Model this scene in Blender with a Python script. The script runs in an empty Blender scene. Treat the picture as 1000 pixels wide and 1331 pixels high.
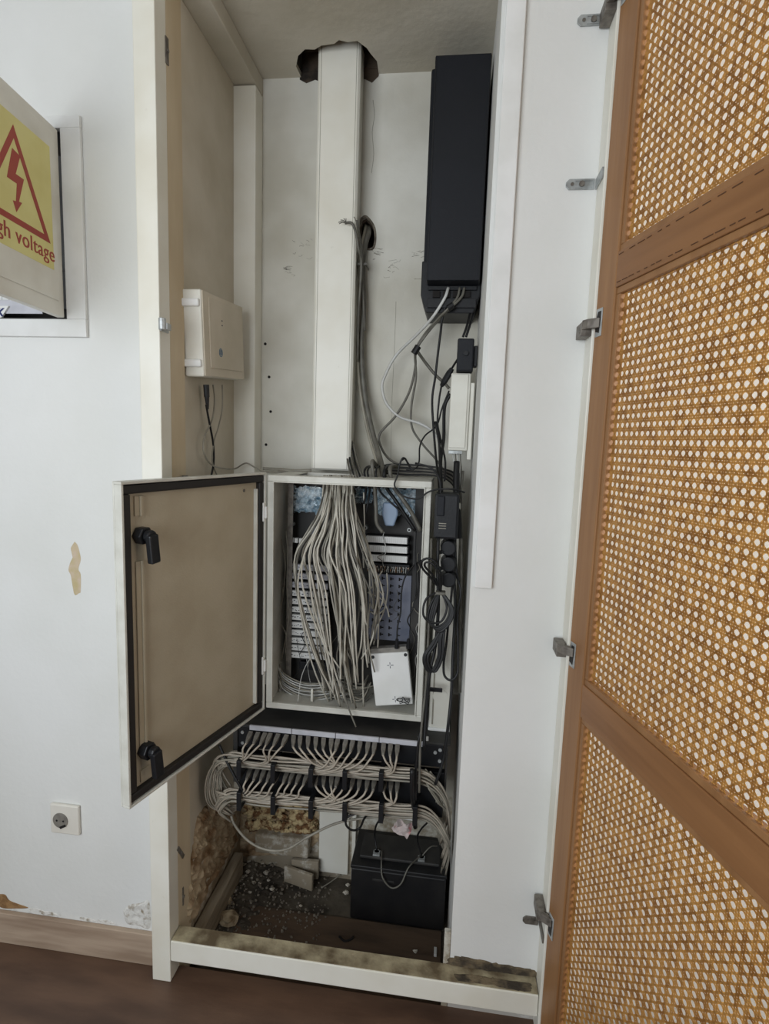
import bpy, bmesh, math, random
from mathutils import Vector, Matrix, noise
from mathutils.geometry import tessellate_polygon
random.seed(7)
SC = bpy.context.scene
COL = SC.collection
PI = math.pi

# ------------------------------------------------------------------ camera
YAW, PIT, ROL, FPX = 0.11930966, 0.12553444, 0.03385513, 716.875
CAM = Vector((0, -1.2, 1.36))
_B = Matrix(((1, 0, 0), (0, 0, -1), (0, 1, 0)))
_Ry = Matrix(((math.cos(YAW), 0, math.sin(YAW)), (0, 1, 0), (-math.sin(YAW), 0, math.cos(YAW))))
_Rx = Matrix(((1, 0, 0), (0, math.cos(PIT), -math.sin(PIT)), (0, math.sin(PIT), math.cos(PIT))))
_Rz = Matrix(((math.cos(ROL), -math.sin(ROL), 0), (math.sin(ROL), math.cos(ROL), 0), (0, 0, 1)))
RM = _Rz @ _Rx @ _Ry @ _B                      # world -> camera (x right, y down, z forward)
cd = bpy.data.cameras.new('camera')
cam = bpy.data.objects.new('camera', cd)
COL.objects.link(cam)
cd.sensor_fit = 'HORIZONTAL'; cd.sensor_width = 36; cd.lens = 36 * FPX / 1000
cd.clip_start = 0.02
rx, ry, rz = RM[0], RM[1], RM[2]
cam.matrix_world = Matrix(((rx[0], -ry[0], -rz[0], CAM.x), (rx[1], -ry[1], -rz[1], CAM.y),
                           (rx[2], -ry[2], -rz[2], CAM.z), (0, 0, 0, 1)))
SC.camera = cam

# ------------------------------------------------------------------ world, lights, exposure
SC.view_settings.view_transform = 'Standard'
SC.view_settings.look = 'None'
SC.view_settings.gamma = 1
SC.view_settings.use_curve_mapping = False
SC.view_settings.exposure = 0.0
w = bpy.data.worlds.new('world'); SC.world = w; w.use_nodes = True
w.node_tree.nodes['Background'].inputs[0].default_value = (0.93, 0.95, 1.0, 1)
w.node_tree.nodes['Background'].inputs[1].default_value = 0.19

def area(name, loc, look, sx, sy, power, col):
    l = bpy.data.lights.new(name, 'AREA'); l.shape = 'RECTANGLE'; l.size = sx; l.size_y = sy
    l.energy = power; l.color = col
    o = bpy.data.objects.new(name, l); COL.objects.link(o); o.location = loc
    o.rotation_euler = (Vector(look) - Vector(loc)).to_track_quat('-Z', 'Y').to_euler()
    return o
area('window_light', (-0.95, -2.05, 1.42), (-0.1, 0, 1.25), 1.5, 1.2, 39, (0.90, 0.955, 1.0))
area('window_light', (2.3, -1.0, 1.5), (0.9, 0.0, 1.3), 1.0, 1.9, 52, (1.0, 0.96, 0.90))

# ------------------------------------------------------------------ helpers
def ray(px, py):
    return RM.transposed() @ Vector(((px - 500) / FPX, (py - 665.5) / FPX, 1))
def PY(px, py, Y):
    d = ray(px, py); return CAM + d * ((Y - CAM.y) / d.y)
def PX(px, py, X):
    d = ray(px, py); return CAM + d * ((X - CAM.x) / d.x)
def PZ(px, py, Z):
    d = ray(px, py); return CAM + d * ((Z - CAM.z) / d.z)

def lin(c):
    return tuple(((v / 255) / 12.92 if v / 255 <= 0.04045 else ((v / 255 + 0.055) / 1.055) ** 2.4) for v in c) + (1,)

def mat(name, col, rough=0.6, metal=0.0, col2=None, scale=6.0, detail=4, bump=0.0, bscale=None,
        lo=0.4, hi=0.65, stretch=None, spec=0.5, trans=0.0, coat=0.0, alpha=None):
    m = bpy.data.materials.new(name); m.use_nodes = True
    nt = m.node_tree; N = nt.nodes; L = nt.links; b = N['Principled BSDF']
    b.inputs['Base Color'].default_value = lin(col)
    b.inputs['Roughness'].default_value = rough; b.inputs['Metallic'].default_value = metal
    b.inputs['Specular IOR Level'].default_value = spec
    b.inputs['Coat Weight'].default_value = coat
    if alpha is not None: b.inputs['Alpha'].default_value = alpha
    tc = N.new('ShaderNodeTexCoord'); mp = N.new('ShaderNodeMapping')
    L.new(tc.outputs['Object'], mp.inputs[0])
    if stretch: mp.inputs['Scale'].default_value = stretch
    nz = N.new('ShaderNodeTexNoise'); nz.inputs['Scale'].default_value = scale; nz.inputs['Detail'].default_value = detail
    L.new(mp.outputs[0], nz.inputs['Vector'])
    rp = N.new('ShaderNodeValToRGB'); rp.color_ramp.elements[0].position = lo; rp.color_ramp.elements[1].position = hi
    c2 = col2 or tuple(max(0, v * 0.93) for v in col)
    rp.color_ramp.elements[0].color = lin(col); rp.color_ramp.elements[1].color = lin(c2)
    L.new(nz.outputs[0], rp.inputs[0]); L.new(rp.outputs[0], b.inputs['Base Color'])
    if bump:
        n2 = N.new('ShaderNodeTexNoise'); n2.inputs['Scale'].default_value = bscale or scale * 4; n2.inputs['Detail'].default_value = 5
        L.new(mp.outputs[0], n2.inputs['Vector'])
        bp = N.new('ShaderNodeBump'); bp.inputs['Strength'].default_value = bump; bp.inputs['Distance'].default_value = 0.003
        L.new(n2.outputs[0], bp.inputs['Height']); L.new(bp.outputs[0], b.inputs['Normal'])
    if trans:
        t = N.new('ShaderNodeBsdfTranslucent'); L.new(rp.outputs[0], t.inputs[0])
        mx = N.new('ShaderNodeMixShader'); mx.inputs[0].default_value = trans
        L.new(b.outputs[0], mx.inputs[1]); L.new(t.outputs[0], mx.inputs[2])
        L.new(mx.outputs[0], N['Material Output'].inputs[0])
    m['nodes'] = 1
    return m

def stain(m, col, lo, hi, scale=9.0, zlo=None, zhi=None, axis='Z', strength=1.0):
    """dirt with a shape of its own: noise patches, faded along one object axis between zhi (none) and zlo (full)"""
    nt = m.node_tree; N = nt.nodes; L = nt.links; b = N['Principled BSDF']
    src = b.inputs['Base Color'].links[0].from_socket
    tc = N.new('ShaderNodeTexCoord')
    nz = N.new('ShaderNodeTexNoise'); nz.inputs['Scale'].default_value = scale; nz.inputs['Detail'].default_value = 8
    nz.inputs['Roughness'].default_value = 0.7
    L.new(tc.outputs['Object'], nz.inputs['Vector'])
    rp = N.new('ShaderNodeMapRange'); rp.inputs[1].default_value = lo; rp.inputs[2].default_value = hi; rp.inputs[4].default_value = strength
    if zlo is not None:
        sx = N.new('ShaderNodeSeparateXYZ'); L.new(tc.outputs['Object'], sx.inputs[0])
        mr = N.new('ShaderNodeMapRange'); mr.inputs[1].default_value = zlo; mr.inputs[2].default_value = zhi
        mr.inputs[3].default_value = 0.28; mr.inputs[4].default_value = -0.35
        L.new(sx.outputs[axis], mr.inputs[0])
        ad = N.new('ShaderNodeMath'); ad.operation = 'ADD'
        L.new(nz.outputs[0], ad.inputs[0]); L.new(mr.outputs[0], ad.inputs[1]); L.new(ad.outputs[0], rp.inputs[0])
    else:
        L.new(nz.outputs[0], rp.inputs[0])
    mx = N.new('ShaderNodeMixRGB'); mx.inputs[2].default_value = lin(col)
    L.new(rp.outputs[0], mx.inputs[0]); L.new(src, mx.inputs[1]); L.new(mx.outputs[0], b.inputs['Base Color'])

WHITE = (226, 226, 223)
M = {}
M['wall'] = mat('wall_paint', (222, 222, 219), 0.7, col2=(214, 214, 209), scale=2.2, bump=0.25, bscale=70)
stain(M['wall'], (120, 104, 82), 0.55, 0.72, 22, 0.0, 0.22, strength=0.55)
M['niche_wall'] = mat('niche_plaster', (214, 212, 203), 0.85, col2=(188, 184, 171), scale=3, bump=0.45, bscale=35)
stain(M['niche_wall'], (120, 104, 78), 0.52, 0.72, 26, -0.05, 0.75, strength=0.8)
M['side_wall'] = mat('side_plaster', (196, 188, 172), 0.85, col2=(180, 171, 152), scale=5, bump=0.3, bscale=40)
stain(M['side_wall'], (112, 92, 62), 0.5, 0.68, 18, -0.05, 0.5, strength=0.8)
M['lining'] = mat('lining_paint', (205, 190, 163), 0.6, col2=(186, 168, 138), scale=7, stretch=(1, 1, .3), bump=.15)
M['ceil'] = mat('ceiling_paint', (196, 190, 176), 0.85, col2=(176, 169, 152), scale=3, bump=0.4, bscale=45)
M['broken'] = mat('broken_plaster', (78, 66, 54), 0.95, col2=(38, 32, 27), scale=22, bump=1, bscale=60)
M['frame_white'] = mat('frame_gloss_paint', (228, 226, 216), 0.42, col2=(218, 214, 200), scale=5, bump=0.1, bscale=30)
stain(M['frame_white'], (150, 136, 104), 0.66, 0.78, 30, strength=0.4)
M['sill'] = mat('dirty_sill', (206, 200, 176), 0.6, col2=(150, 140, 112), scale=14, detail=8, bump=0.3, bscale=60)
M['sill_dirt'] = mat('sill_grime', (176, 165, 135), 0.85, col2=(98, 84, 62), scale=16, detail=9, lo=.35, hi=.62, bump=0.6, bscale=80)
M['sill_black'] = mat('sill_black_grime', (112, 98, 76), 0.95, col2=(60, 52, 42), scale=30, detail=9, lo=.4, hi=.6, bump=.8, bscale=90)
M['floor'] = mat('floor_laminate', (98, 74, 58), 0.5, col2=(74, 54, 42), scale=3.0, detail=8, stretch=(1.2, 5, 1), bump=0.1, bscale=30)
M['base'] = mat('baseboard_wood', (176, 156, 136), 0.5, col2=(148, 127, 108), scale=6, detail=8, stretch=(.6, 1, 6), bump=0.15)
M['void_floor'] = mat('void_slab', (92, 84, 72), 0.95, col2=(56, 50, 43), scale=12, detail=9, bump=0.9, bscale=60)
M['void_board'] = mat('void_board', (92, 74, 58), 0.9, col2=(70, 56, 44), scale=5, detail=8, stretch=(1, 5, 1), bump=0.3)
M['door_wood'] = mat('cane_door_wood', (154, 112, 72), 0.45, col2=(130, 90, 54), scale=3.5, detail=9, stretch=(9, 9, .8), bump=0.12, lo=.3, hi=.75)
M['rail_wood'] = mat('cane_rail_wood', (148, 104, 65), 0.42, col2=(122, 82, 48), scale=3.5, detail=9, stretch=(.9, 9, 9), bump=0.12, lo=.3, hi=.75)
M['cane'] = mat('woven_cane', (190, 146, 82), 0.5, col2=(152, 108, 56), scale=60, detail=4, trans=0.4, bump=.2, bscale=300)
M['groove'] = mat('dark_groove', (86, 54, 32), 0.8)
M['metal'] = mat('zinc_steel', (182, 186, 186), 0.38, 0.35, col2=(140, 142, 140), scale=40, bump=.1)
M['dull_metal'] = mat('tarnished_steel', (126, 120, 112), 0.5, 0.35, col2=(92, 86, 79), scale=60, bump=.2)
M['grey_steel'] = mat('ral_grey_enamel', (204, 203, 194), 0.45, col2=(192, 190, 180), scale=20, bump=0.25, bscale=260)
M['door_enamel_shaded'] = mat('door_inner_enamel_shaded', (176, 165, 143), 0.45, col2=(167, 155, 132), scale=9, bump=0.2, bscale=260)  # beige enamel with shade mixed into the colour, this face turns from the window
M['gasket'] = mat('rubber_gasket', (26, 23, 21), 0.6, col2=(34, 28, 24), scale=12)
M['black'] = mat('black_plastic', (19, 20, 23), 0.45, spec=.35, col2=(25, 26, 29), scale=12, bump=0.1, bscale=200)
M['ups'] = mat('black_case_paint', (22, 24, 30), 0.55, spec=.3, col2=(18, 20, 25), scale=5, bump=0.1, bscale=300)
M['black_cable'] = mat('black_pvc', (20, 20, 21), 0.45, spec=.35, col2=(28, 28, 29), scale=20)
M['battery'] = mat('battery_case', (20, 20, 22), 0.5, col2=(30, 29, 29), scale=14, bump=0.15)
M['dusty_black'] = mat('dusty_black_steel', (40, 39, 38), 0.62, col2=(66, 63, 59), scale=11, detail=9, lo=.45, hi=.75, bump=.1)
M['cable'] = mat('grey_pvc', (196, 192, 180), 0.42, col2=(178, 173, 160), scale=30)
M['cable2'] = mat('grey_pvc_dim', (150, 145, 132), 0.5, col2=(132, 127, 115), scale=30)
M['cable_r_shaded'] = mat('rack_cord_pvc_shaded', (172, 163, 149), 0.45, col2=(152, 143, 129), scale=30)  # brownish grey cords, colour toned down for the weaker light at the rack
M['cable_w'] = mat('pale_pvc', (196, 196, 192), 0.42, col2=(182, 181, 176), scale=30)
M['cable_d'] = mat('dark_grey_pvc', (104, 101, 92), 0.5, col2=(82, 79, 72), scale=30)
M['boot'] = mat('plug_boot', (128, 124, 116), 0.5, col2=(108, 104, 97), scale=60)
M['white'] = mat('white_plastic', (226, 226, 224), 0.4, col2=(214, 214, 210), scale=9)
M['cream'] = mat('aged_white_plastic', (218, 216, 206), 0.42, col2=(206, 202, 190), scale=9, bump=.05)
M['beige_plastic'] = mat('beige_case_plastic', (200, 190, 172), 0.45, col2=(190, 180, 160), scale=9)
M['silver'] = mat('silver_strip', (190, 190, 196), 0.4, col2=(176, 176, 182), scale=20)
M['copper'] = mat('copper_pins', (190, 140, 96), 0.4, 0.7, col2=(205, 200, 190), scale=300, lo=.45, hi=.55)
M['plate'] = mat('blue_grey_plate', (124, 128, 142), 0.42, 0.2, col2=(90, 96, 114), scale=10, bump=.1)
M['blue_film'] = mat('crumpled_blue_film', (226, 236, 242), 0.14, col2=(138, 166, 182), scale=45, detail=8, spec=1.0, alpha=0.95, coat=.5, bump=.6, bscale=60)
M['blue_cup'] = mat('blue_grey_plastic', (136, 156, 178), 0.4, col2=(126, 144, 168), scale=9)
M['yellow'] = mat('yellow_sticker', (216, 208, 138), 0.5, col2=(208, 198, 126), scale=12)
M['red'] = mat('sign_red_print', (160, 58, 40), 0.5)
M['blue_print'] = mat('blue_print', (30, 44, 98), 0.5)
M['logo_blue'] = mat('logo_blue_print', (62, 108, 140), 0.5)
M['scribble'] = mat('pen_marks', (52, 54, 74), 0.6)
M['foam'] = mat('old_foam', (194, 174, 132), 0.95, col2=(112, 80, 50), scale=48, detail=8, lo=.44, hi=.58, bump=1, bscale=70)
M['rubble'] = mat('plaster_rubble', (184, 168, 140), 0.95, col2=(120, 102, 78), scale=40, bump=1, bscale=90)
M['damp'] = mat('damp_peeling_plaster', (176, 158, 130), 0.95, col2=(116, 88, 58), scale=20, detail=9, lo=.4, hi=.66, bump=1, bscale=50)
M['crumb'] = mat('white_crumbs', (206, 200, 188), 0.9, col2=(160, 150, 132), scale=60, bump=.5)
M['grit'] = mat('grey_grit', (128, 120, 108), 0.95, col2=(92, 84, 74), scale=60, bump=.5)
M['plank'] = mat('dusty_plank', (152, 140, 120), 0.9, col2=(120, 107, 88), scale=8, detail=8, stretch=(6, 1, 6), bump=.4)
M['peel'] = mat('bare_plaster', (184, 168, 128), 0.8, col2=(198, 180, 160), scale=30)
M['flake'] = mat('paint_flake', (216, 214, 208), 0.8, col2=(150, 138, 120), scale=70, detail=6, lo=.5, hi=.7, bump=.8, bscale=120)
M['brownpeel'] = mat('brown_peeled_patch', (150, 116, 76), 0.9, col2=(122, 90, 56), scale=50, bump=.6)
M['pink'] = mat('pinkish_paper', (206, 192, 188), 0.7, col2=(188, 108, 108), scale=34, lo=.5, hi=.66)
M['hole_dot'] = mat('dark_screw_hole', (26, 22, 20), 0.9)
M['socket_white'] = mat('socket_plastic', (222, 218, 208), 0.35, col2=(212, 207, 196), scale=10)

class MB:
    def __init__(self): self.v = []; self.f = []; self.smooth = False
    def add(self, vs, fs):
        o = len(self.v); self.v += [tuple(p) for p in vs]; self.f += [tuple(i + o for i in f) for f in fs]; return self
    def box(self, x0, x1, y0, y1, z0, z1, rot=None, piv=None):
        vs = [Vector((x, y, z)) for x in (x0, x1) for y in (y0, y1) for z in (z0, z1)]
        if rot is not None:
            c = Vector(piv) if piv is not None else Vector(((x0 + x1) / 2, (y0 + y1) / 2, (z0 + z1) / 2))
            vs = [rot @ (p - c) + c for p in vs]
        return self.add(vs, [(0, 1, 3, 2), (4, 6, 7, 5), (0, 4, 5, 1), (2, 3, 7, 6), (0, 2, 6, 4), (1, 5, 7, 3)])
    def frame(self, x0, x1, z0, z1, y0, y1, t):
        self.box(x0, x1, y0, y1, z1 - t, z1); self.box(x0, x1, y0, y1, z0, z0 + t)
        self.box(x0, x0 + t, y0, y1, z0 + t, z1 - t); self.box(x1 - t, x1, y0, y1, z0 + t, z1 - t); return self
    def cyl(self, a, b, r, n=12, r2=None):
        a, b = Vector(a), Vector(b); d = (b - a).normalized()
        u = d.orthogonal().normalized(); v = d.cross(u); r2 = r if r2 is None else r2
        vs = []
        for k in range(n):
            t = 2 * PI * k / n; q = u * math.cos(t) + v * math.sin(t)
            vs += [a + q * r, b + q * r2]
        fs = [(2 * k, 2 * ((k + 1) % n), 2 * ((k + 1) % n) + 1, 2 * k + 1) for k in range(n)]
        fs += [tuple(2 * k for k in range(n))[::-1], tuple(2 * k + 1 for k in range(n))]
        return self.add(vs, fs)
    def tube(self, pts, r, n=6, sub=6, taper=None):
        P = smooth(pts, sub) if sub > 1 else [Vector(p) for p in pts]
        vs = []; fs = []; u = None
        for i, p in enumerate(P):
            d = (P[min(i + 1, len(P) - 1)] - P[max(i - 1, 0)])
            if d.length < 1e-9: d = Vector((0, 0, 1))
            d.normalize()
            u = d.orthogonal().normalized() if u is None else (u - d * u.dot(d))
            if u.length < 1e-6: u = d.orthogonal()
            u.normalize(); v = d.cross(u)
            rr = r if taper is None else r + (taper - r) * i / (len(P) - 1)
            vs += [p + (u * math.cos(2 * PI * k / n) + v * math.sin(2 * PI * k / n)) * rr for k in range(n)]
        for i in range(len(P) - 1):
            for k in range(n):
                a = i * n + k; b = i * n + (k + 1) % n
                fs.append((a, b, b + n, a + n))
        fs += [tuple(range(n))[::-1], tuple(range(len(vs) - n, len(vs)))]
        self.smooth = True
        return self.add(vs, fs)
    def prism(self, poly, d0, d1, ax='Y'):
        """poly of (a,b) in the plane across axis ax, extruded from d0 to d1"""
        n = len(poly)
        f = {'Y': lambda a, b, d: (a, d, b), 'X': lambda a, b, d: (d, a, b), 'Z': lambda a, b, d: (a, b, d)}[ax]
        vs = [f(a, b, d0) for a, b in poly] + [f(a, b, d1) for a, b in poly]
        fs = [tuple(range(n)), tuple(range(n, 2 * n))[::-1]] + [(i, i + n, (i + 1) % n + n, (i + 1) % n) for i in range(n)]
        return self.add(vs, fs)
    def holed(self, outer, inner, d, depth, ax='Y'):
        """flat sheet with one hole; the hole's rim goes back by depth"""
        f = {'Y': lambda a, b, d: Vector((a, d, b)), 'X': lambda a, b, d: Vector((d, a, b)), 'Z': lambda a, b, d: Vector((a, b, d))}[ax]
        O = [f(a, b, d) for a, b in outer]; I = [f(a, b, d) for a, b in inner]
        tr = tessellate_polygon([O, I]); self.add(O + I, tr)
        n = len(I); self.add(I + [f(a, b, d + depth) for a, b in inner], [(i, (i + 1) % n, (i + 1) % n + n, i + n) for i in range(n)])
        return self
    def build(self, name, m, parent=None, bevel=0, local=False, rotz=None):
        me = bpy.data.meshes.new(name)
        off = Vector((0, 0, 0))
        if parent is not None and not local:
            q = parent
            while q is not None: off += q.location; q = q.parent
        me.from_pydata([tuple(Vector(p) - off) for p in self.v], [], self.f)
        bm = bmesh.new(); bm.from_mesh(me); bmesh.ops.recalc_face_normals(bm, faces=bm.faces); bm.to_mesh(me); bm.free()
        if self.smooth:
            for p in me.polygons: p.use_smooth = True
        me.materials.append(m)
        o = bpy.data.objects.new(name, me); COL.objects.link(o)
        if parent is not None: o.parent = parent
        if bevel:
            b = o.modifiers.new('bevel', 'BEVEL'); b.width = bevel; b.segments = 2; b.limit_method = 'ANGLE'
        return o

def smooth(pts, sub):
    P = [Vector(p) for p in pts]
    if len(P) < 3: return P
    P = [P[0] * 2 - P[1]] + P + [P[-1] * 2 - P[-2]]
    out = []
    for i in range(1, len(P) - 2):
        for k in range(sub):
            t = k / sub; a, b, c, d = P[i - 1], P[i], P[i + 1], P[i + 2]
            out.append(0.5 * ((2 * b) + (c - a) * t + (2 * a - 5 * b + 4 * c - d) * t * t + (3 * b - a - 3 * c + d) * t ** 3))
    out.append(P[-2]); return out

def tag(o, label=None, cat=None, group=None, kind=None):
    if label: o['label'] = label
    if cat: o['category'] = cat
    if group: o['group'] = group
    if kind: o['kind'] = kind
    return o
def empty(name, loc, rz=0, rx=0):
    o = bpy.data.objects.new(name, None); COL.objects.link(o); o.location = loc; o.rotation_euler = (rx, 0, rz)
    o.empty_display_size = .05; return o
def cable(name, pts, r, m, label, cat='cable', group=None, n=6, sub=6):
    mb = MB(); mb.tube(pts, r, n, sub); return tag(mb.build(name, m), label, cat, group)
def blob(mb, c, rx_, ry_, rz_, rough=0.3, seed=0, sub=2):
    bm = bmesh.new(); bmesh.ops.create_icosphere(bm, subdivisions=sub, radius=1)
    vs = []
    for v in bm.verts:
        k = 1 + rough * noise.noise(v.co * 1.7 + Vector((seed * 3.1, seed, 0))) + rough * .6 * noise.noise(v.co * 4 + Vector((0, seed * 2.3, seed)))
        vs.append((c[0] + v.co.x * rx_ * k, c[1] + v.co.y * ry_ * k, c[2] + v.co.z * rz_ * k))
    fs = [tuple(v.index for v in f.verts) for f in bm.faces]; bm.free(); mb.add(vs, fs)
def patch(fn, poly, d=0.002, rough=0.001, m=None, name='', parent=None, seed=0, jag=0.0, rings=5):
    """irregular thin raised patch; fn(px,py)->point on plane, poly of pixels is turned into metres there"""
    pts = [fn(*q) for q in poly]
    c = sum(pts, Vector()) / len(pts)
    nrm = (pts[1] - pts[0]).cross(pts[2] - pts[0]).normalized()
    if nrm.dot(CAM - c) < 0: nrm = -nrm
    P = smooth(pts + [pts[0]], 8 if jag else 4)[:-1]
    if jag: P = [p + (p - c).normalized() * jag * (noise.noise(p * 130 + Vector((0, seed, 0))) + .6 * noise.noise(p * 300)) for p in P]
    mb = MB(); n = len(P); vs = []; fs = []
    for k in range(rings + 1):
        t = 1 - k / (rings + 1)
        for i, p in enumerate(P):
            q = c + (p - c) * t
            h = 0 if k == 0 else d + rough * noise.noise(q * 60 + Vector((seed, 0, 0)))
            vs.append(q + nrm * h)
    for k in range(rings):
        for i in range(n):
            j = (i + 1) % n; fs.append((k * n + i, k * n + j, (k + 1) * n + j, (k + 1) * n + i))
    vs.append(c + nrm * d); ci = len(vs) - 1
    fs += [(rings * n + i, rings * n + (i + 1) % n, ci) for i in range(n)]
    mb.add(vs, fs); return mb.build(name, m, parent)
def text_mb(s, size, fn, thick=0.0004, name='lettering', m=None, parent=None, local=True, spacing=1.0, shear=0, bold=0):
    cu = bpy.data.curves.new('t', 'FONT'); cu.body = s; cu.size = size; cu.extrude = thick; cu.shear = shear; cu.space_character = spacing
    cu.offset = bold
    o = bpy.data.objects.new('t', cu); COL.objects.link(o)
    bpy.context.view_layer.update()
    me = bpy.data.meshes.new_from_object(o.evaluated_get(bpy.context.evaluated_depsgraph_get()))
    bpy.data.objects.remove(o)
    mb = MB(); mb.add([fn(v.co.x, v.co.y, v.co.z) for v in me.vertices], [tuple(p.vertices) for p in me.polygons])
    return mb.build(name, m, parent, local=local)

# ------------------------------------------------------------------ the setting
XL, XR, YB, ZC, ZV = -0.645, 0.052, 0.43, 2.360, -0.06       # niche: left, right, back, ceiling, void floor
HX0, HX1, HZ0, HZ1 = -1.24, -0.880, 1.612, 2.012              # opening of the flush electric cabinet
mb = MB()
mb.box(-3.2, HX0, 0, .44, 0, 2.7); mb.box(HX1, XL, 0, .44, 0, 2.7)
mb.box(HX0, HX1, 0, .44, 0, HZ0); mb.box(HX0, HX1, 0, .44, HZ1, 2.7)
mb.box(HX1, XL, 0, .44, -.2, 0)
wl = tag(mb.build('wall_left', M['wall']), 'white painted wall left of the open niche', kind='structure')
mb = MB(); mb.box(XR, 3.2, 0, .44, -.2, 2.7); mb.box(XL, XR, 0, .3, ZC + .06, 2.7)
wr = tag(mb.build('wall_right', M['wall']), 'smooth white wall between the niche and the cane door', kind='structure')
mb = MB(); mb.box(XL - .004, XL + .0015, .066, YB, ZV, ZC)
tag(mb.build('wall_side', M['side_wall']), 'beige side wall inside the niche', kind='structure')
# back wall with the ragged cable hole
hole = [(-.288, 1.985), (-.277, 1.990), (-.262, 1.976), (-.252, 1.958), (-.249, 1.93), (-.254, 1.908), (-.268, 1.905), (-.28, 1.915), (-.29, 1.94), (-.293, 1.965)]
mb = MB(); mb.holed([(XL, -.2), (XR, -.2), (XR, ZC + .1), (XL, ZC + .1)], hole, YB, .06)
mb.box(XL, XR, .50, .52, -.2, ZC + .1)
wb = tag(mb.build('wall_back', M['niche_wall']), 'patchy white plaster wall at the back of the niche', kind='structure')
mb = MB(); mb.holed([(-.33, 1.87), (-.22, 1.87), (-.22, 2.03), (-.33, 2.03)], [(a * .86 - .038, b * .86 + .272) for a, b in hole], YB + .012, .03)
mb.box(-.33, -.22, YB + .045, YB + .05, 1.87, 2.03)
mb.build('hole_lining', M['broken'], wb)
mb = MB(); cxh, czh = -.270, 1.948; mb.smooth = True
rim = [(cxh + (a - cxh) * 1.05, YB + .001, czh + (b - czh) * 1.04) for a, b in hole]
mb.tube(rim + [rim[0]], .0035, 6, 4); mb.build('hole_rim', M['grit'], wb)
for px, py in ((345, 447), (350, 490), (352, 535), (346, 578)):
    p = PY(px, py, YB); d = MB(); d.cyl((p.x, YB - .001, p.z), (p.x, YB + .01, p.z), .0042, 10); d.build('screw_hole', M['hole_dot'], wb)
def mark(pts, r, m_):
    q = MB(); q.tube([PY(a, b, YB - .0001) for a, b in pts], r, 4, 4); q.build('scuff', m_, wb)
mark([(485, 130), (487, 150), (484, 172), (486, 200), (483, 225)], .0008, M['cable2'])
mark([(515, 392), (513, 450), (510, 512)], .0006, M['cable2']); mark([(510, 512), (508, 600)], .0005, M['cable2'])
rm = random.Random(4)
for k in range(46):
    cx0, cy0, sx0, sy0 = ((505, 345, 18, 14), (541, 338, 8, 14), (395, 320, 14, 14), (372, 352, 6, 8), (488, 330, 6, 14))[k % 5]
    a = rm.gauss(cx0, sx0 * .5); b = rm.gauss(cy0, sy0 * .5)
    mark([(a, b), (a + rm.uniform(-3, 5), b + rm.uniform(-1.5, 2)), (a + rm.uniform(2, 9), b + rm.uniform(-2, 3))], rm.uniform(.0003, .0007), M['cable_d'] if k % 3 == 0 else M['cable2'])
# niche ceiling with broken hole around the trunking
chole = [(-.470, .4293), (-.472, .385), (-.455, .345), (-.43, .322), (-.405, .325), (-.385, .312), (-.35, .308), (-.335, .296),
         (-.315, .305), (-.29, .302), (-.27, .328), (-.262, .352), (-.25, .38), (-.252, .4293)]
mb = MB(); mb.holed([(XL, 0), (XR, 0), (XR, YB), (XL, YB)], chole, ZC, .05, 'Z')
mb.box(XL, XR, 0, YB, ZC + .12, ZC + .14)
nc = tag(mb.build('ceiling', M['ceil']), 'dingy plaster ceiling of the niche with a broken hole', kind='structure')
mb = MB(); mb.prism([(-.474, ZC + .1), (-.474, ZC - .006), (-.455, ZC - .016), (-.43, ZC - .008), (-.40, ZC - .02), (-.29, ZC - .012), (-.27, ZC - .022), (-.252, ZC - .006), (-.25, ZC + .1)], YB - .0012, YB - .0004); mb.build('broken_edge', M['broken'], wb)
mb = MB(); mb.holed([(-.5, .26), (-.22, .26), (-.22, .44), (-.5, .44)], [(a * .97 - .011, min(b * .97 + .010, .4295)) for a, b in chole], ZC + .012, .05, 'Z')
mb.box(-.5, -.22, .26, .44, ZC + .06, ZC + .07)
mb.build('hole_lining', M['broken'], nc)
mb = MB(); mb.box(-3.2, 3.2, -3.6, .44, 2.7, 2.75)
tag(mb.build('ceiling', M['wall']), 'white ceiling of the room', kind='structure')
mb = MB(); mb.box(-3.2, 3.2, -3.6, 0, -.05, 0)
tag(mb.build('floor', M['floor']), 'dark brown laminate floor in front of the niche', kind='structure')
mb = MB(); nx, ny = 60, 40
vs = []; fs = []
for j in range(ny + 1):
    for i in range(nx + 1):
        x = XL + (XR - XL) * i / nx; y = 0 + YB * j / ny
        h = 0.012 * abs(noise.noise(Vector((x * 18, y * 18, 0)))) + .004 * noise.noise(Vector((x * 70, y * 70, 3)))
        k = max(0, min(1, (-.44 - x) / .1)) * max(0, min(1, (y - .12) / .1))
        vs.append((x, y, ZV - .012 + h * (0.3 + 1.4 * k) + .015 * k))
for j in range(ny):
    for i in range(nx): a = j * (nx + 1) + i; fs.append((a, a + 1, a + nx + 2, a + nx + 1))
mb.add(vs, fs); tag(mb.build('floor', M['void_floor']), 'gritty dark slab at the bottom of the niche', kind='structure')
mb = MB(); mb.box(XL + .08, XR - .018, .03, .267, ZV - .01, ZV + .004)
tag(mb.build('bottom_board', M['void_board'], bevel=.001), 'brown board lying on the niche bottom just behind the sill', 'board')
mb = MB(); mb.box(-3.2, -.6865, -.013, 0, 0, .088)
bb = tag(mb.build('baseboard_left', M['base'], bevel=.002), 'grey brown wooden baseboard under the left wall', kind='structure')
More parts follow.
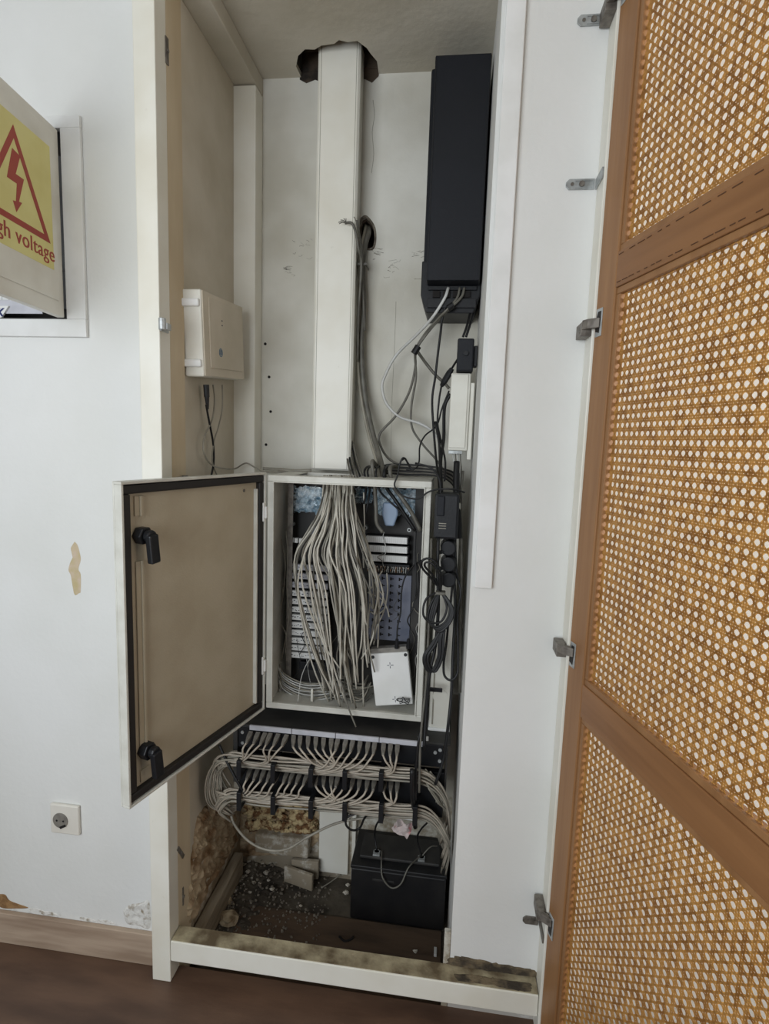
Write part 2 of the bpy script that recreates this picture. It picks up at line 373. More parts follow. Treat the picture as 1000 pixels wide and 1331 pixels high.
# post and beam in the left rear corner
mb = MB(); mb.box(XL, -.580, .372, YB, .21, 2.312)
tag(mb.build('trim_1', M['frame_white'], bevel=.003), 'white boxed post in the left rear corner of the niche', kind='structure')
mb = MB(); mb.box(XL, -.580, .0, YB, 2.315, ZC)
tag(mb.build('trim_2', M['ceil'], bevel=.003), 'boxed beam along the left edge of the niche ceiling', kind='structure')

# wall damage
o = patch(lambda a, b: PY(a, b, -.0002), [(97, 704), (101, 709), (104, 720), (105, 728), (102, 740), (105, 747), (105, 768), (103, 771), (97, 773), (94, 760), (92, 748), (89, 741), (91, 732), (95, 722), (92, 713)], .0003, .0002, M['peel'], 'bare_patch', wl)
o['label'] = 'ochre bare patch where the paint has peeled'
patch(lambda a, b: PY(a, b, -.0002), [(0, 1162), (7, 1163), (12, 1170), (24, 1175), (37, 1180), (20, 1181), (0, 1179)], .002, .002, M['brownpeel'], 'bare_patch', wl, 3)
patch(lambda a, b: PY(a, b, -.0002), [(160, 1184), (168, 1176), (182, 1174), (194, 1172), (195, 1206), (180, 1203), (165, 1200)], .0025, .004, M['flake'], 'loose_paint', wl, 5)
for k, (a, b) in enumerate(((45, 1184), (62, 1188), (112, 1196), (135, 1199))):
    patch(lambda x, y: PY(x, y, -.0002), [(a - 8, b - 4), (a + 4, b - 3), (a + 14, b + 1), (a + 2, b + 2), (a - 8, b)], .001, .001, M['flake'], 'loose_paint', wl, k)
patch(lambda a, b: PY(a, b, -.0002), [(585, 1245), (600, 1243), (640, 1250), (680, 1258), (698, 1262), (697, 1276), (640, 1268), (584, 1259)], .0035, .003, M['sill_black'], 'damp_stain', wr, 8, jag=.009)

# ------------------------------------------------------------------ door frame around the niche
fr = tag(empty('door_frame', (-.19, -.022, 0)), 'cream painted wooden frame standing around the niche opening', 'frame')
FY = -.046
mb = MB(); mb.box(-.686, -.638, FY, -.0005, 0.0, 2.7); mb.build('stile', M['frame_white'], fr, .002)
mb = MB(); mb.box(.256, .302, FY - .008, -.0005, 0.0, 2.7); mb.build('stile', M['frame_white'], fr, .002)
mb = MB(); mb.box(-.637, .255, FY, -.0005, .060, .115); mb.build('bottom_rail', M['frame_white'], fr, .002)
mb = MB(); mb.box(-.636, .254, FY + .003, -.001, .1152, .1168); mb.build('rail_grime', M['sill_dirt'], fr)
mb = MB(); mb.box(-.6435, -.638, -.0005, .066, ZV, ZC - .05); mb.build('side_lining', M['lining'], fr, .001)
q = patch(lambda a, b: PZ(a, b, .1172), [(590, 1266), (615, 1267), (650, 1273), (688, 1278), (690, 1283), (686, 1289), (655, 1284), (620, 1278), (598, 1275)], .0006, .002, M['sill_black'], 'grime_patch', fr, 4, jag=.006)
# hardware left on the empty stile
def lx(px, py): return PX(px, py, -.637)
def scrap(name, c, w_, h_, tilt, lab):
    rot = Matrix.Rotation(tilt, 3, 'X'); m1 = MB()
    m1.box(-.6382, -.6355, c.y - w_ / 2, c.y + w_ / 2, c.z - h_ / 2, c.z + h_ / 2, rot)
    m1.cyl((-.636, c.y, c.z), (-.633, c.y, c.z), .004, 8)
    q = m1.build(name, M['dull_metal'], fr, .0006); q['label'] = lab
scrap('hinge_plate', lx(217, 66), .012, .052, -.0, 'bare steel plate left near the top of the left stile')
scrap('hinge_plate', lx(235, 1108), .010, .055, .55, 'dark strip plate low on the left stile')
scrap('hinge_plate', lx(238, 1165), .006, .05, .0, 'thin dark plate just above the bottom rail')
c = lx(212, 425); m1 = MB(); m1.box(-.638, -.634, c.y - .012, c.y + .020, c.z - .010, c.z + .010)
m1.cyl((-.632, c.y - .012, c.z - .008), (-.632, c.y - .012, c.z + .016), .008, 10); m1.box(-.636, -.622, c.y - .010, c.y + .008, c.z - .007, c.z + .007)
m1.build('hinge_arm', M['metal'], fr, .001)['label'] = 'zinc hinge stub at mid height of the left stile'
c = lx(236, 621); m1 = MB(); m1.box(-.638, -.630, c.y - .022, c.y + .022, c.z - .005, c.z + .003); m1.cyl((-.628, c.y, c.z), (-.628, c.y, c.z + .006), .007, 8)
m1.build('hinge_arm', M['dull_metal'], fr, .001)

# ------------------------------------------------------------------ thin cover strip on the right wall
bt = tag(empty('cover_strip', (.078, 0, 1.05)), 'slim white cable cover strip running down the wall beside the niche', 'cable cover')
mb = MB(); mb.box(.060, .098, -.012, -.0003, 1.052, 2.69); mb.build('cover', M['white'], bt, .002)
mb = MB(); mb.box(.0585, .0995, -.004, -.0003, 1.0515, 2.69); mb.build('back_tray', M['white'], bt, .001)

# angle brackets
def bracket(z, m, label, x0=.196, lip=-.05):
    r = tag(empty('angle_bracket', (x0, 0, z)), label, 'bracket', None)
    q = MB(); q.prism([(x0, z - .004), (x0 + .006, z - .010), (.250, z - .010), (.250, z + .010), (x0 + .006, z + .010), (x0, z + .004)], -.0035, -.0005)
    q.build('wall_leaf', m, r, .0005)
    q = MB(); q.box(.2525, .2555, lip, -.0005, z - .010, z + .010, Matrix.Rotation(.0, 3, 'Z')); q.build('stile_leaf', m, r, .0005)
    q = MB(); q.cyl((x0 + .030, -.0065, z), (x0 + .030, -.003, z), .0055, 10); q.cyl((x0 + .012, -.0045, z), (x0 + .012, -.003, z), .0035, 8); q.build('screw', M['dull_metal'], r)
    q = MB(); q.box(x0 + .018, .246, -.0048, -.003, z - .0075, z - .0055); q.box(x0 + .018, .246, -.0048, -.003, z + .0055, z + .0075); q.build('raised_rib', m, r)
bracket(1.878, M['metal'], 'shiny zinc angle bracket on the right wall, below the top one')
bracket(2.172, M['metal'], 'zinc angle bracket at the top edge of the picture beside the cane door')
bracket(.263, M['dull_metal'], 'dull grey angle bracket near the floor beside the cane door', x0=.215)

# ------------------------------------------------------------------ cane door (local: x along the door, -y faces the camera)
ang = math.atan2(-1, .274)
dr = tag(empty('cane_door', (.262, -.061, 0), ang), 'open brown wooden cupboard door with woven cane panels', 'door')
DW, DZ0, DZ1, DT = .66, .035, 2.42, .022
mb = MB(); mb.box(0 - .006, .056, 0, DT, DZ0, DZ1); mb.build('stile', M['door_wood'], dr, .002, local=True)
mb = MB(); mb.box(DW - .056, DW, 0, DT, DZ0, DZ1); mb.build('stile', M['door_wood'], dr, .002, local=True)
rails = [(DZ0, .10), (.830, .897), (1.652, 1.714), (2.35, DZ1)]
for a, b in rails:
    mb = MB(); mb.box(.0562, DW - .0562, .0004, DT - .0004, a, b); mb.build('rail', M['rail_wood'], dr, .0015, local=True)
P_ = .01535
def strand(mb, a, b, wdt, yo, amp, per, ph):
    a = Vector((a[0], yo, a[1])); b = Vector((b[0], yo, b[1])); L_ = (b - a).length
    if L_ < .004: return
    n = max(1, int(L_ / (per / 2))); d = (b - a) / L_; s = Vector((-d.z, 0, d.x)) * wdt / 2
    vs = []; fs = []
    for i in range(n + 1):
        p = a + d * (L_ * i / n); p.y += amp * (1 if (i + ph) % 2 else -1)
        vs += [p - s, p + s, p + Vector((0, -.0004, 0))]
    for i in range(n):
        k = 3 * i; fs += [(k, k + 1, k + 4, k + 3)]
    mb.add([v for v in vs], fs)
def cane_panel(z0, z1, seed):
    x0, x1 = .060, DW - .060
    mb = MB(); yc = .011
    kx = int(x0 / P_); 
    for k in range(int(x0 / P_) , int(x1 / P_) + 2):
        for s in (-1, 1):
            x = k * P_ + s * .118 * P_
            if x0 < x < x1: strand(mb, (x, z0), (x, z1), .205 * P_, yc, .0002, P_, (k + (s > 0)) % 2)
    for k in range(int(z0 / P_), int(z1 / P_) + 2):
        for s in (-1, 1):
            z = k * P_ + s * .118 * P_
            if z0 < z < z1: strand(mb, (x0, z), (x1, z), .205 * P_, yc + .0001, .0002, P_, (k + 1 + (s > 0)) % 2)
    for sg in (1, -1):
        c0, c1 = (z0 - x1, z1 - x0) if sg == 1 else (z0 + x0, z1 + x1)
        k = int(math.floor(c0 / P_)) - 1
        while (k + .5) * P_ < c1:
            cc = (k + .5) * P_; k += 1
            # z = sg*x + cc clipped to the rectangle
            xs = sorted((max(x0, min(x1, (z0 - cc) * sg)), max(x0, min(x1, (z1 - cc) * sg))))
            if xs[1] - xs[0] < .003: continue
            a = (xs[0], sg * xs[0] + cc); b = (xs[1], sg * xs[1] + cc)
            strand(mb, a, b, .20 * P_, yc - .0003 * sg, .0002, P_ * 1.414, k % 2)
    o = mb.build('cane_panel', M['cane'], dr, local=True)
    o['kind'] = 'stuff'
    return o
zs = [(.10, .830), (.897, 1.652), (1.714, 2.35)]
for i, (a, b) in enumerate(zs): cane_panel(a, b, i)
# beads that hold the cane, with a fine dashed stitch groove beside them
for (a, b) in zs:
    q = MB(); q.frame(.0565, DW - .0565, a, b, .0035, DT - .002, .012); q.build('bead', M['door_wood'], dr, .0015, local=True)
for z in (1.660, 1.708, .838, .889):
    q = MB(); x = .06
    while x < DW - .08:
        l_ = random.uniform(.008, .020); q.box(x, x + l_, -.0003, .001, z - .0007, z + .0007); x += l_ + random.uniform(.003, .02)
    if z > 1: q.build('groove', M['groove'], dr, local=True)
def hinge(z, drop, lab):
    ca, sa = math.cos(-ang), math.sin(-ang)
    def W(mb):                                   # room coordinates -> door coordinates
        mb.v = [((x - .262) * ca - (y + .061) * sa, (x - .262) * sa + (y + .061) * ca, zz) for x, y, zz in mb.v]; return mb
    h = MB(); h.box(.0, .021, -.0022, .0002, z - .026, z + .026); ho = h.build('hinge', M['metal'], dr, .001, local=True); ho['label'] = lab
    q = MB(); q.prism([(.002, z - .016), (.015, z - .020), (.018, z + .004), (.018, z + .020), (.008, z + .020), (.002, z + .006)], -.0030, -.0020); q.build('cup', M['gasket'], ho, local=True)
    zz = z + drop; q = MB()
    q.prism([(.2555, -.036), (.240, -.036), (.237, -.052), (.244, -.066), (.262, -.078), (.270, -.074), (.272, -.064), (.262, -.066), (.250, -.056)], zz - .009, zz + .009, 'Z')
    W(q).build('arm', M['dull_metal'], ho, .001, local=True)
    q = MB(); q.box(.236, .2555, -.052, -.006, zz - .020, zz + .006); q.cyl((.235, -.04, zz - .010), (.2365, -.04, zz - .010), .004, 8)
    W(q).build('mounting_block', M['dull_metal'], ho, .002, local=True)
hinge(1.600, -.001, 'steel cup hinge just below the upper rail')
hinge(.940, .006, 'steel cup hinge just above the lower rail')
hinge(.318, .012, 'dull steel cup hinge near the bottom')
hinge(2.178, -.004, 'steel cup hinge at the top of the door')

# ------------------------------------------------------------------ flush electric cabinet in the left wall
ec = tag(empty('electric_cabinet', (-1.05, 0, 1.575)), 'white flush electric cabinet with a high voltage sign, set in the left wall', 'electric cabinet')
q = MB(); q.box(-1.28, -.8335, -.010, -.0004, HZ1, 2.037); q.box(-1.28, -.8335, -.010, -.0004, 1.573, HZ0); q.box(-1.28, HX0, -.010, -.0004, HZ0, HZ1); q.box(HX1, -.8335, -.010, -.0004, HZ0, HZ1)
q.build('frame', M['white'], ec, .0015)
q = MB(); q.box(HX0 + .002, HX0 + .004, .0, .10, HZ0 + .002, HZ1 - .002); q.box(HX1 - .004, HX1 - .002, .0, .10, HZ0 + .002, HZ1 - .002)
q.box(HX0 + .002, HX1 - .002, .0, .10, HZ0 + .002, HZ0 + .004); q.box(HX0 + .002, HX1 - .002, .0, .10, HZ1 - .004, HZ1 - .002)
q.box(HX0 + .002, HX1 - .002, .096, .10, HZ0 + .002, HZ1 - .002); q.build('back_box', M['dusty_black'], ec)
for k in range(14):
    x = -1.20 + k * .0182; q = MB(); q.box(x, x + .0172, .03, .085, 1.655, 1.74); q.box(x + .003, x + .0142, .02, .03, 1.680, 1.715)
    b_ = q.build('breaker', M['white'], ec, .001)
    q = MB(); q.box(x + .006, x + .011, .011, .0195, 1.690, 1.703); q.build('toggle', M['black'], b_)
q = MB(); q.box(-1.21, -.95, .004, .007, 1.626, 1.656, Matrix.Rotation(.0, 3, 'X')); q.build('blank_plate', M['silver'], ec, .0008)
lb = MB(); lb.prism([(-1.2, 1.612), (-1.050, 1.616), (-1.030, 1.642), (-1.2, 1.642)], -.001, .0035); lbo = lb.build('label_plate', M['white'], ec)
text_mb('SK', .0245, lambda a, b, c_: (-1.0725 + a, -.0016 - c_, 1.6195 + b), .0003, 'lettering', M['blue_print'], lbo, local=False, shear=.3, bold=.0008)
# its door, swung out towards the camera (local: x along the door away from the hinge, +y faces the niche side)
ed = empty('door', (0, 0, 0)); ed.parent = ec
a0 = math.atan2(-.9934, .1146)
ed.location = Vector((-.8825, -.012, 0)) - ec.location + Vector((0, 0, 0)); ed.rotation_euler = (0, 0, a0)
q = MB(); q.box(0, .36, -.018, -.001, HZ0 + .002, HZ1 - .006); q.build('door_leaf', M['cream'], ed, .0015, local=True)
q = MB(); q.box(.02, .33, -.001, .0012, 1.645, 1.99); pl = q.build('raised_plate', M['cream'], ed, .0015, local=True)
q = MB(); q.box(.036, .30, .0011, .0016, 1.706, 1.955); q.build('yellow_sticker', M['yellow'], ed, .0, local=True)
ty = .0017
# the warning triangle
A_, B_, C_ = (.151, 1.938), (.046, 1.757), (.256, 1.757)
cx_, cz_ = .151, 1.817
inn = [(cx_ + (p[0] - cx_) * .80, cz_ + (p[1] - cz_) * .80) for p in (A_, B_, C_)]
q = MB(); O_ = [A_, B_, C_]
for i in range(3):
    j = (i + 1) % 3; q.prism([O_[i], O_[j], inn[j], inn[i]], ty, ty + .0003)
bolt = [(.166, 1.893), (.143, 1.897), (.135, 1.846), (.150, 1.845), (.146, 1.803), (.138, 1.804), (.151, 1.782), (.160, 1.803), (.154, 1.803), (.166, 1.861), (.152, 1.862)]
bolt = [(.168, 1.897), (.146, 1.893), (.137, 1.842), (.154, 1.836), (.150, 1.800), (.143, 1.802), (.152, 1.778), (.161, 1.799), (.1555, 1.800), (.163, 1.856), (.1745, 1.852)]
bolt = [(.154, 1.893), (.132, 1.891), (.150, 1.846), (.124, 1.853), (.142, 1.802), (.133, 1.804), (.153, 1.778), (.161, 1.798), (.152, 1.800), (.143, 1.836), (.176, 1.826)]
bolt = [(.157, 1.893), (.134, 1.889), (.150, 1.850), (.126, 1.850), (.144, 1.802), (.135, 1.803), (.153, 1.779), (.162, 1.797), (.153, 1.799), (.148, 1.833), (.176, 1.833)]
q.prism(bolt, ty, ty + .0003); q.build('warning_triangle', M['red'], ed, local=True)
for dx in (0, .0007, .0014):
    text_mb('High voltage', .0415, lambda a, b, c_: (.2545 - a - dx, ty + c_ + dx * .05, 1.7225 + b), .0002, 'lettering', M['red'], ed, spacing=1.055)
q = MB(); q.cyl((-.001, -.006, HZ0 + .004), (-.001, -.006, HZ1 - .008), .0035, 8); q.build('hinge_pin', M['dull_metal'], ed, local=True)

# ------------------------------------------------------------------ wall socket
sx, sz = -.938, .378
sk = tag(empty('wall_socket', (sx, 0, sz)), 'square white wall socket with a round insert, low on the left wall', 'socket')
q = MB(); q.box(sx - .039, sx + .039, -.010, -.0004, sz - .040, sz + .040); q.build('cover_plate', M['socket_white'], sk, .003)
q = MB(); n = 24
ring = [(sx - .010 + .0205 * math.cos(2 * PI * k / n), sz - .002 + .0205 * math.sin(2 * PI * k / n)) for k in range(n)]
q.prism(ring, -.0125, -.0098); q.build('round_insert', M['boot'], sk, .0006)
q = MB()
for s in (-1, 1): q.cyl((sx - .010 + s * .009, -.0132, sz - .002), (sx - .010 + s * .009, -.0124, sz - .002), .0026, 10)
q.build('contact_hole', M['hole_dot'], sk)
q = MB(); q.box(sx - .012, sx + .006, -.0136, -.0124, sz - .020, sz - .014, Matrix.Rotation(-.5, 3, 'Y')); q.build('earth_clip', M['hole_dot'], sk)

# ------------------------------------------------------------------ big cable trunking
tr = tag(empty('cable_trunking', (-.345, .35, 1.275)), 'wide white vertical cable trunking dropping from the ceiling hole', 'cable trunking')
q = MB(); q.box(-.398, -.293, .362, YB - .001, 1.275, ZC + .05); q.build('base_channel', M['cream'], tr, .002)
q = MB(); q.prism([(-.402, .364), (-.402, .352), (-.396, .346), (-.294, .346), (-.288, .352), (-.288, .364)], 1.280, ZC + .045, 'Z'); q.build('lid', M['frame_white'], tr, .0008)
q = MB(); q.box(-.3925, -.3915, .3452, .3462, 1.28, ZC + .04); q.box(-.2985, -.2975, .3452, .3462, 1.28, ZC + .04); q.build('edge_line', M['cable2'], tr)

# ------------------------------------------------------------------ black power unit upper right
up = tag(empty('power_unit', (-.02, .33, 1.70)), 'tall black wall mounted power unit in the upper right corner of the niche', 'power unit')
q = MB(); q.box(-.102, .048, .335, YB - .001, 1.79, 2.31); q.build('rear_body', M['ups'], up, .006)
q = MB(); q.box(-.088, .046, .25, .334, 1.768, 2.285); q.build('front_cover', M['ups'], up, .003)
q = MB(); q.prism([(-.104, 1.83), (-.104, 1.745), (-.088, 1.700), (.035, 1.700), (.050, 1.745), (.050, 1.83)], .30, YB - .001); q.build('cable_bay', M['black'], up, .003)
q = MB(); q.box(-.085, .040, .292, .2995, 1.756, 1.766); q.box(-.085, .040, .292, .2995, 1.712, 1.735); q.build('bay_edge', M['black'], up, .001)
for k in range(4):
    q = MB(); q.box(-.072 + k * .026, -.054 + k * .026, .2925, .2995, 1.738, 1.754); q.build('terminal_slot', M['hole_dot'], up)
q = MB(); q.box(.0465, .0505, .285, .32, 1.895, 1.935); q.build('side_latch', M['black'], up, .001)
q = MB(); q.box(-.086, -.0845, .2485, .2505, 1.77, 2.283); q.box(.0425, .044, .2485, .2505, 1.77, 2.283); q.build('edge_line', M['black'], up)

# ------------------------------------------------------------------ telephone line box on the side wall
pb = tag(empty('line_box', (-.645, .075, 1.50), 0, math.radians(4.5)), 'white plastic telephone line box on the left side of the niche', 'junction box')
q = MB(); q.box(.002, .050, 0, .25, 0, .197); q.build('case', M['cream'], pb, .004, local=True)
q = MB(); q.box(.0503, .056, .030, .232, .022, .184); lid_ = q.build('front_lid', M['beige_plastic'], pb, .002, local=True)
q = MB(); q.box(.0503, .0535, .002, .248, .002, .195); q.build('face_rim', M['beige_plastic'], pb, .002, local=True)
for z in (.158, .022):
    q = MB(); q.box(-.003 + .004, .047, -.008, .02, z, z + .018); q.build('clip_ridge', M['white'], pb, .004, local=True)
def circ(cy, cz, r0, r1, n=24):
    q = MB()
    for k in range(n):
        a, b = 2 * PI * k / n, 2 * PI * (k + 1) / n
        q.prism([(cy + r1 * math.cos(a), cz + r1 * math.sin(a)), (cy + r1 * math.cos(b), cz + r1 * math.sin(b)), (cy + r0 * math.cos(b), cz + r0 * math.sin(b)), (cy + r0 * math.cos(a), cz + r0 * math.sin(a))], .0561, .0565, 'X')
    return q
q = circ(.088, .062, .0085, .0105)
for dy in (-.005, 0, .005): q.box(.0561, .0565, .088 + dy - .0011, .088 + dy + .0011, .056, .069)
q.build('round_logo', M['logo_blue'], lid_, local=True)
q = MB(); q.box(.0561, .0566, .098, .104, .138, .141); q.box(.0561, .0566, .098, .104, .127, .130); q.build('indicator', M['scribble'], lid_, local=True)
XW = -.622
cable('cable', [PX(268, 526, XW), PX(272, 548, XW), PX(277, 575, XW), PX(278, 600, XW), PX(274, 622, XW)], .0028, M['black_cable'], 'thin black cable hanging from the white line box on the side wall')
q = MB(); p1 = PX(268, 500, XW); p2 = PX(269, 516, XW); p3 = PX(270, 532, XW); q.cyl(p1, p2, .0075, 10, .007); q.cyl(p2, p3, .006, 10, .003)
tag(q.build('barrel_plug', M['black']), 'black barrel plug pushed into the underside of the white line box', 'plug')
cable('cable', [PX(277, 500, XW), PX(279, 520, XW), PX(276, 545, XW), PX(266, 567, XW), PX(265, 588, XW), PX(275, 604, XW), PX(292, 609, -.60), PY(306, 609, .33), PY(320, 602, .335), PY(334, 609, .34), PY(350, 614, .34), PY(372, 612, .345), PY(400, 614, .345)], .0022, M['cable2'], 'thin grey cable looping from the line box past the corner post')
cable('cable', [PX(289, 500, -.62), PX(289, 530, XW), PX(284, 555, XW), PX(278, 575, XW), PX(276, 600, XW), PX(283, 620, XW)], .0018, M['cable2'], 'thin grey cable dropping straight from the rear of the line box')

# ------------------------------------------------------------------ steel wall cabinet
BX0, BX1, BY0, BY1, BZ0, BZ1 = -.466, -.048, .17, .34, .642, 1.268
sc = tag(empty('steel_cabinet', (-.257, .25, BZ0)), 'open grey steel wall cabinet full of telephone wiring', 'cabinet')
q = MB(); t = .003
q.box(BX0, BX0 + t, BY0, BY1, BZ0, BZ1); q.box(BX1 - t, BX1, BY0, BY1, BZ0, BZ1); q.box(BX0, BX1, BY0, BY1, BZ0, BZ0 + t)
q.box(BX0, -.41, BY0, BY1, BZ1 - t, BZ1); q.box(-.24, BX1, BY0, BY1, BZ1 - t, BZ1); q.box(-.41, -.24, BY0, .20, BZ1 - t, BZ1)
q.box(BX0, BX1, BY1 - t, BY1, BZ0, BZ1); q.build('body', M['grey_steel'], sc, .0008)
q = MB(); q.frame(BX0, BX1, BZ0, BZ1, BY0 - .012, BY0 - .0003, .016); q.build('front_rim', M['grey_steel'], sc, .002)
q = MB(); q.frame(BX0 + .015, BX1 - .015, BZ0 + .015, BZ1 - .015, BY0 - .016, BY0 - .010, .003); q.build('rim_lip', M['grey_steel'], sc, .0005)
for z in (1.175, .765):
    q = MB(); q.box(BX0 - .014, BX0 + .001, BY0 - .020, BY0 - .0, z - .018, z + .012); q.cyl((BX0 - .008, BY0 - .020, z - .026), (BX0 - .008, BY0 - .020, z + .022), .004, 8); q.build('hinge', M['white'], sc, .001)
q = MB(); q.box(BX1 - .046, BX1 - .020, BY0 + .10, BY0 + .104, BZ0 + .02, BZ1 - .02); q.build('mounting_rail', M['dusty_black'], sc)
q = MB(); q.box(BX0 + .02, BX0 + .035, BY0 + .10, BY0 + .104, BZ0 + .02, BZ1 - .02); q.build('mounting_rail', M['dull_metal'], sc)
q = MB(); q.box(BX0 + .012, BX1 - .006, BY1 - .012, BY1 - .008, BZ0 + .004, BZ1 - .01); q.build('mounting_plate', M['dusty_black'], sc)
# door, local x away from hinge, +y towards the niche/camera side
sd = empty('door', (0, 0, 0)); sd.parent = sc; sd.location = Vector((BX0 - .006, BY0 - .012, 0)) - Vector((sc.location.x, sc.location.y, sc.location.z))
sd.location.z = -sc.location.z
sd.rotation_euler = (0, 0, math.atan2(-.445, -.122)); DL = .452; d0, d1 = BZ0 - .004, BZ1 + .006
q = MB(); q.box(0, DL, -.018, -.014, d0, d1); q.frame(0, DL, d0, d1, -.0141, .004, .0055); q.build('door_shell', M['grey_steel'], sd, .0012, local=True)
q = MB(); q.frame(.007, DL - .007, d0 + .007, d1 - .007, -.0139, .001, .017); q.build('gasket', M['gasket'], sd, .003, local=True)
q = MB(); q.box(.024, DL - .024, -.0139, -.010, d0 + .024, d1 - .024); q.build('inner_panel', M['door_enamel_shaded'], sd, .001, local=True)
xs_ = DL - .052
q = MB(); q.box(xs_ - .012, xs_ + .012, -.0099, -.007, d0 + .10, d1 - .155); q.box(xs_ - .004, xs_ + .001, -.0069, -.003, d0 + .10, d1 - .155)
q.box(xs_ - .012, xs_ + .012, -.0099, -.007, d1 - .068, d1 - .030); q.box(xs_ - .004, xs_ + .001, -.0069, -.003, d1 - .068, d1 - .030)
q.box(xs_ - .012, xs_ + .012, -.0099, -.007, d0 + .03, d0 + .055); q.build('stiffener', M['door_enamel_shaded'], sd, .0008, local=True)
q = MB(); q.box(.030, .036, -.0099, .0, d0 + .03, d1 - .04); q.build('stiffener', M['grey_steel'], sd, .001, local=True)
q = MB(); q.cyl((.075, -.010, d1 - .042), (.075, -.0085, d1 - .042), .004, 8); q.build('rivet', M['dull_metal'], sd, local=True)
for z in (d1 - .105, d0 + .095):
    q = MB(); q.prism([(xs_ + .001 + .018 * math.cos(k * PI / 3), z + .018 * math.sin(k * PI / 3)) for k in range(6)], -.0099, .010); kb = q.build('latch', M['black'], sd, .002, local=True)
    q = MB(); q.cyl((xs_, .010, z), (xs_, .024, z), .012, 12); q.box(xs_ - .012, xs_ + .010, .016, .030, z - .052, z + .004, Matrix.Rotation(.10, 3, 'Y')); q.build('latch_tongue', M['black'], kb, .003, local=True)

# contents of the steel cabinet -------------------------------------------------
YM = .285
def at(px, py, Y): return PY(px, py, Y)
# connection strips, left column
topz = [at(400, y, YM) for y in (737, 748.5, 760, 771, 781.5, 792, 802, 812, 822, 832, 841.5, 851)]
names = ['topmost', 'second from the top', 'third from the top', 'fourth from the top', 'fifth from the top', 'sixth from the top', 'seventh from the top', 'eighth from the top', 'fourth from the bottom', 'third from the bottom', 'second from the bottom', 'lowest']
for k, p in enumerate(topz):
    x0 = at(379, 745, YM).x; x1 = x0 + .108
    r = tag(empty('connection_strip', (x0, YM, p.z)), 'white labelled strip, %s of the left stack in the cabinet' % names[k], 'connection strip', 'connection strips in the left hand stack')
    q = MB(); q.box(x0 - .004, x1 + .004, YM, YM + .03, p.z - .0105, p.z + .0095); q.build('holder', M['black'], r, .001)
    q = MB(); q.box(x0, x1, YM - .010, YM - .0002, p.z - .0082, p.z + .0078); q.build('label_cover', M['silver'] if k < 3 else M['white'], r, .0012)
    q = MB(); x = x0 + .006
    rr = random.Random(k)
    while x < x0 + .06:
        l_ = rr.uniform(.002, .006); z = p.z + rr.uniform(-.003, .002)
        q.box(x, x + l_, -.0104 + YM, YM - .0101, z, z + rr.uniform(.001, .003), Matrix.Rotation(rr.uniform(-.6, .6), 3, 'Y')); x += l_ + rr.uniform(.0015, .005)
    q.build('handwriting', M['scribble'], r)
# a narrow column of clips beside the stack
for k in range(7):
    p = at(407 + k * 1.8, 798 + k * 8.6, YM - .01)
    q = MB(); q.box(p.x + .012, p.x + .020, p.y - .004, p.y + .004, p.z - .006, p.z + .004, Matrix.Rotation(.2, 3, 'Y'))
    tag(q.build('wire_clip', M['white'], bevel=.0006), 'small white wire clip beside the left strip stack, in the slanting row', 'clip', 'small white clips in a slanting row')
p = at(379, 701, YM); 
for k in range(3):
    q = MB(); x = p.x + k * .0125; q.box(x, x + .009, YM - .012, YM, p.z - .007, p.z + .006); q.box(x + .003, x + .006, YM - .0125, YM - .0119, p.z - .004, p.z + .003)
    tag(q.build('terminal_block', M['white'], bevel=.0008), 'tiny white terminal block in the row above the left strip stack', 'terminal', 'tiny terminal blocks above the left strips')
# right hand strips
for k, y in enumerate((700.5, 712.5, 724.5)):
    a = at(477, y - 1, YM); b = at(530, y + 3, YM)
    lab = ('upper', 'middle', 'lower')[k]
    r = tag(empty('connection_strip', (a.x, YM, a.z)), '%s of the three broad white connection strips at the right in the steel cabinet' % lab, 'connection strip', 'three broad white strips')
    q = MB(); q.box(a.x - .004, b.x + .004, YM, YM + .03, a.z - .011, a.z + .0095); q.build('holder', M['black'], r, .001)
    q = MB(); q.box(a.x, b.x, YM - .012, YM - .0002, a.z - .0090, a.z + .0088); c_ = q.build('cover', M['white'], r, .001)
    for j in range(20):
        q = MB(); x = a.x + .003 + j * (b.x - a.x - .006) / 19; q.box(x - .0004, x + .0004, YM - .0126, YM - .0119, a.z - .007, a.z + .007); q.build('rib', M['cable_w'], c_)
a = at(478, 736, YM); b = at(531, 738, YM)
r = tag(empty('pin_strip', (a.x, YM, a.z)), 'open pin strip with copper wire ends under the broad white strips', 'connection strip')
q = MB(); q.box(a.x - .003, b.x + .003, YM, YM + .02, a.z - .010, a.z + .010); q.build('holder', M['black'], r, .001)
for j in range(22):
    x = a.x + .001 + j * (b.x - a.x - .002) / 21; q = MB(); q.cyl((x, YM - .008, a.z - .006 + (j % 2) * .008), (x, YM, a.z - .006 + (j % 2) * .008), .0013, 6); q.cyl((x, YM - .007, a.z - .012), (x + random.uniform(-.004, .004), YM - .010, a.z + .006), .0008, 5)
    q.build('pin', M['copper'] if j < 9 or j % 3 == 0 else M['cable_w'], r)
# perforated plate
a = at(480, 745, YM + .01); b = at(532, 834, YM + .01)
r = tag(empty('perforated_plate', (a.x, YM, b.z)), 'blue grey perforated steel plate at the right in the steel cabinet', 'plate')
q = MB(); q.box(a.x, b.x, YM + .008, YM + .011, b.z, a.z); q.build('plate', M['plate'], r, .0008)
for i in range(4):
    for j in range(9):
        x = a.x + .012 + i * .024; z = b.z + .012 + j * (a.z - b.z - .02) / 8.4
        q = MB(); q.box(x, x + .004, YM + .0072, YM + .0081, z, z + .009); q.box(x + .003, x + .010, YM + .0072, YM + .0081, z + .003, z + .006); q.build('slot', M['hole_dot'], r)
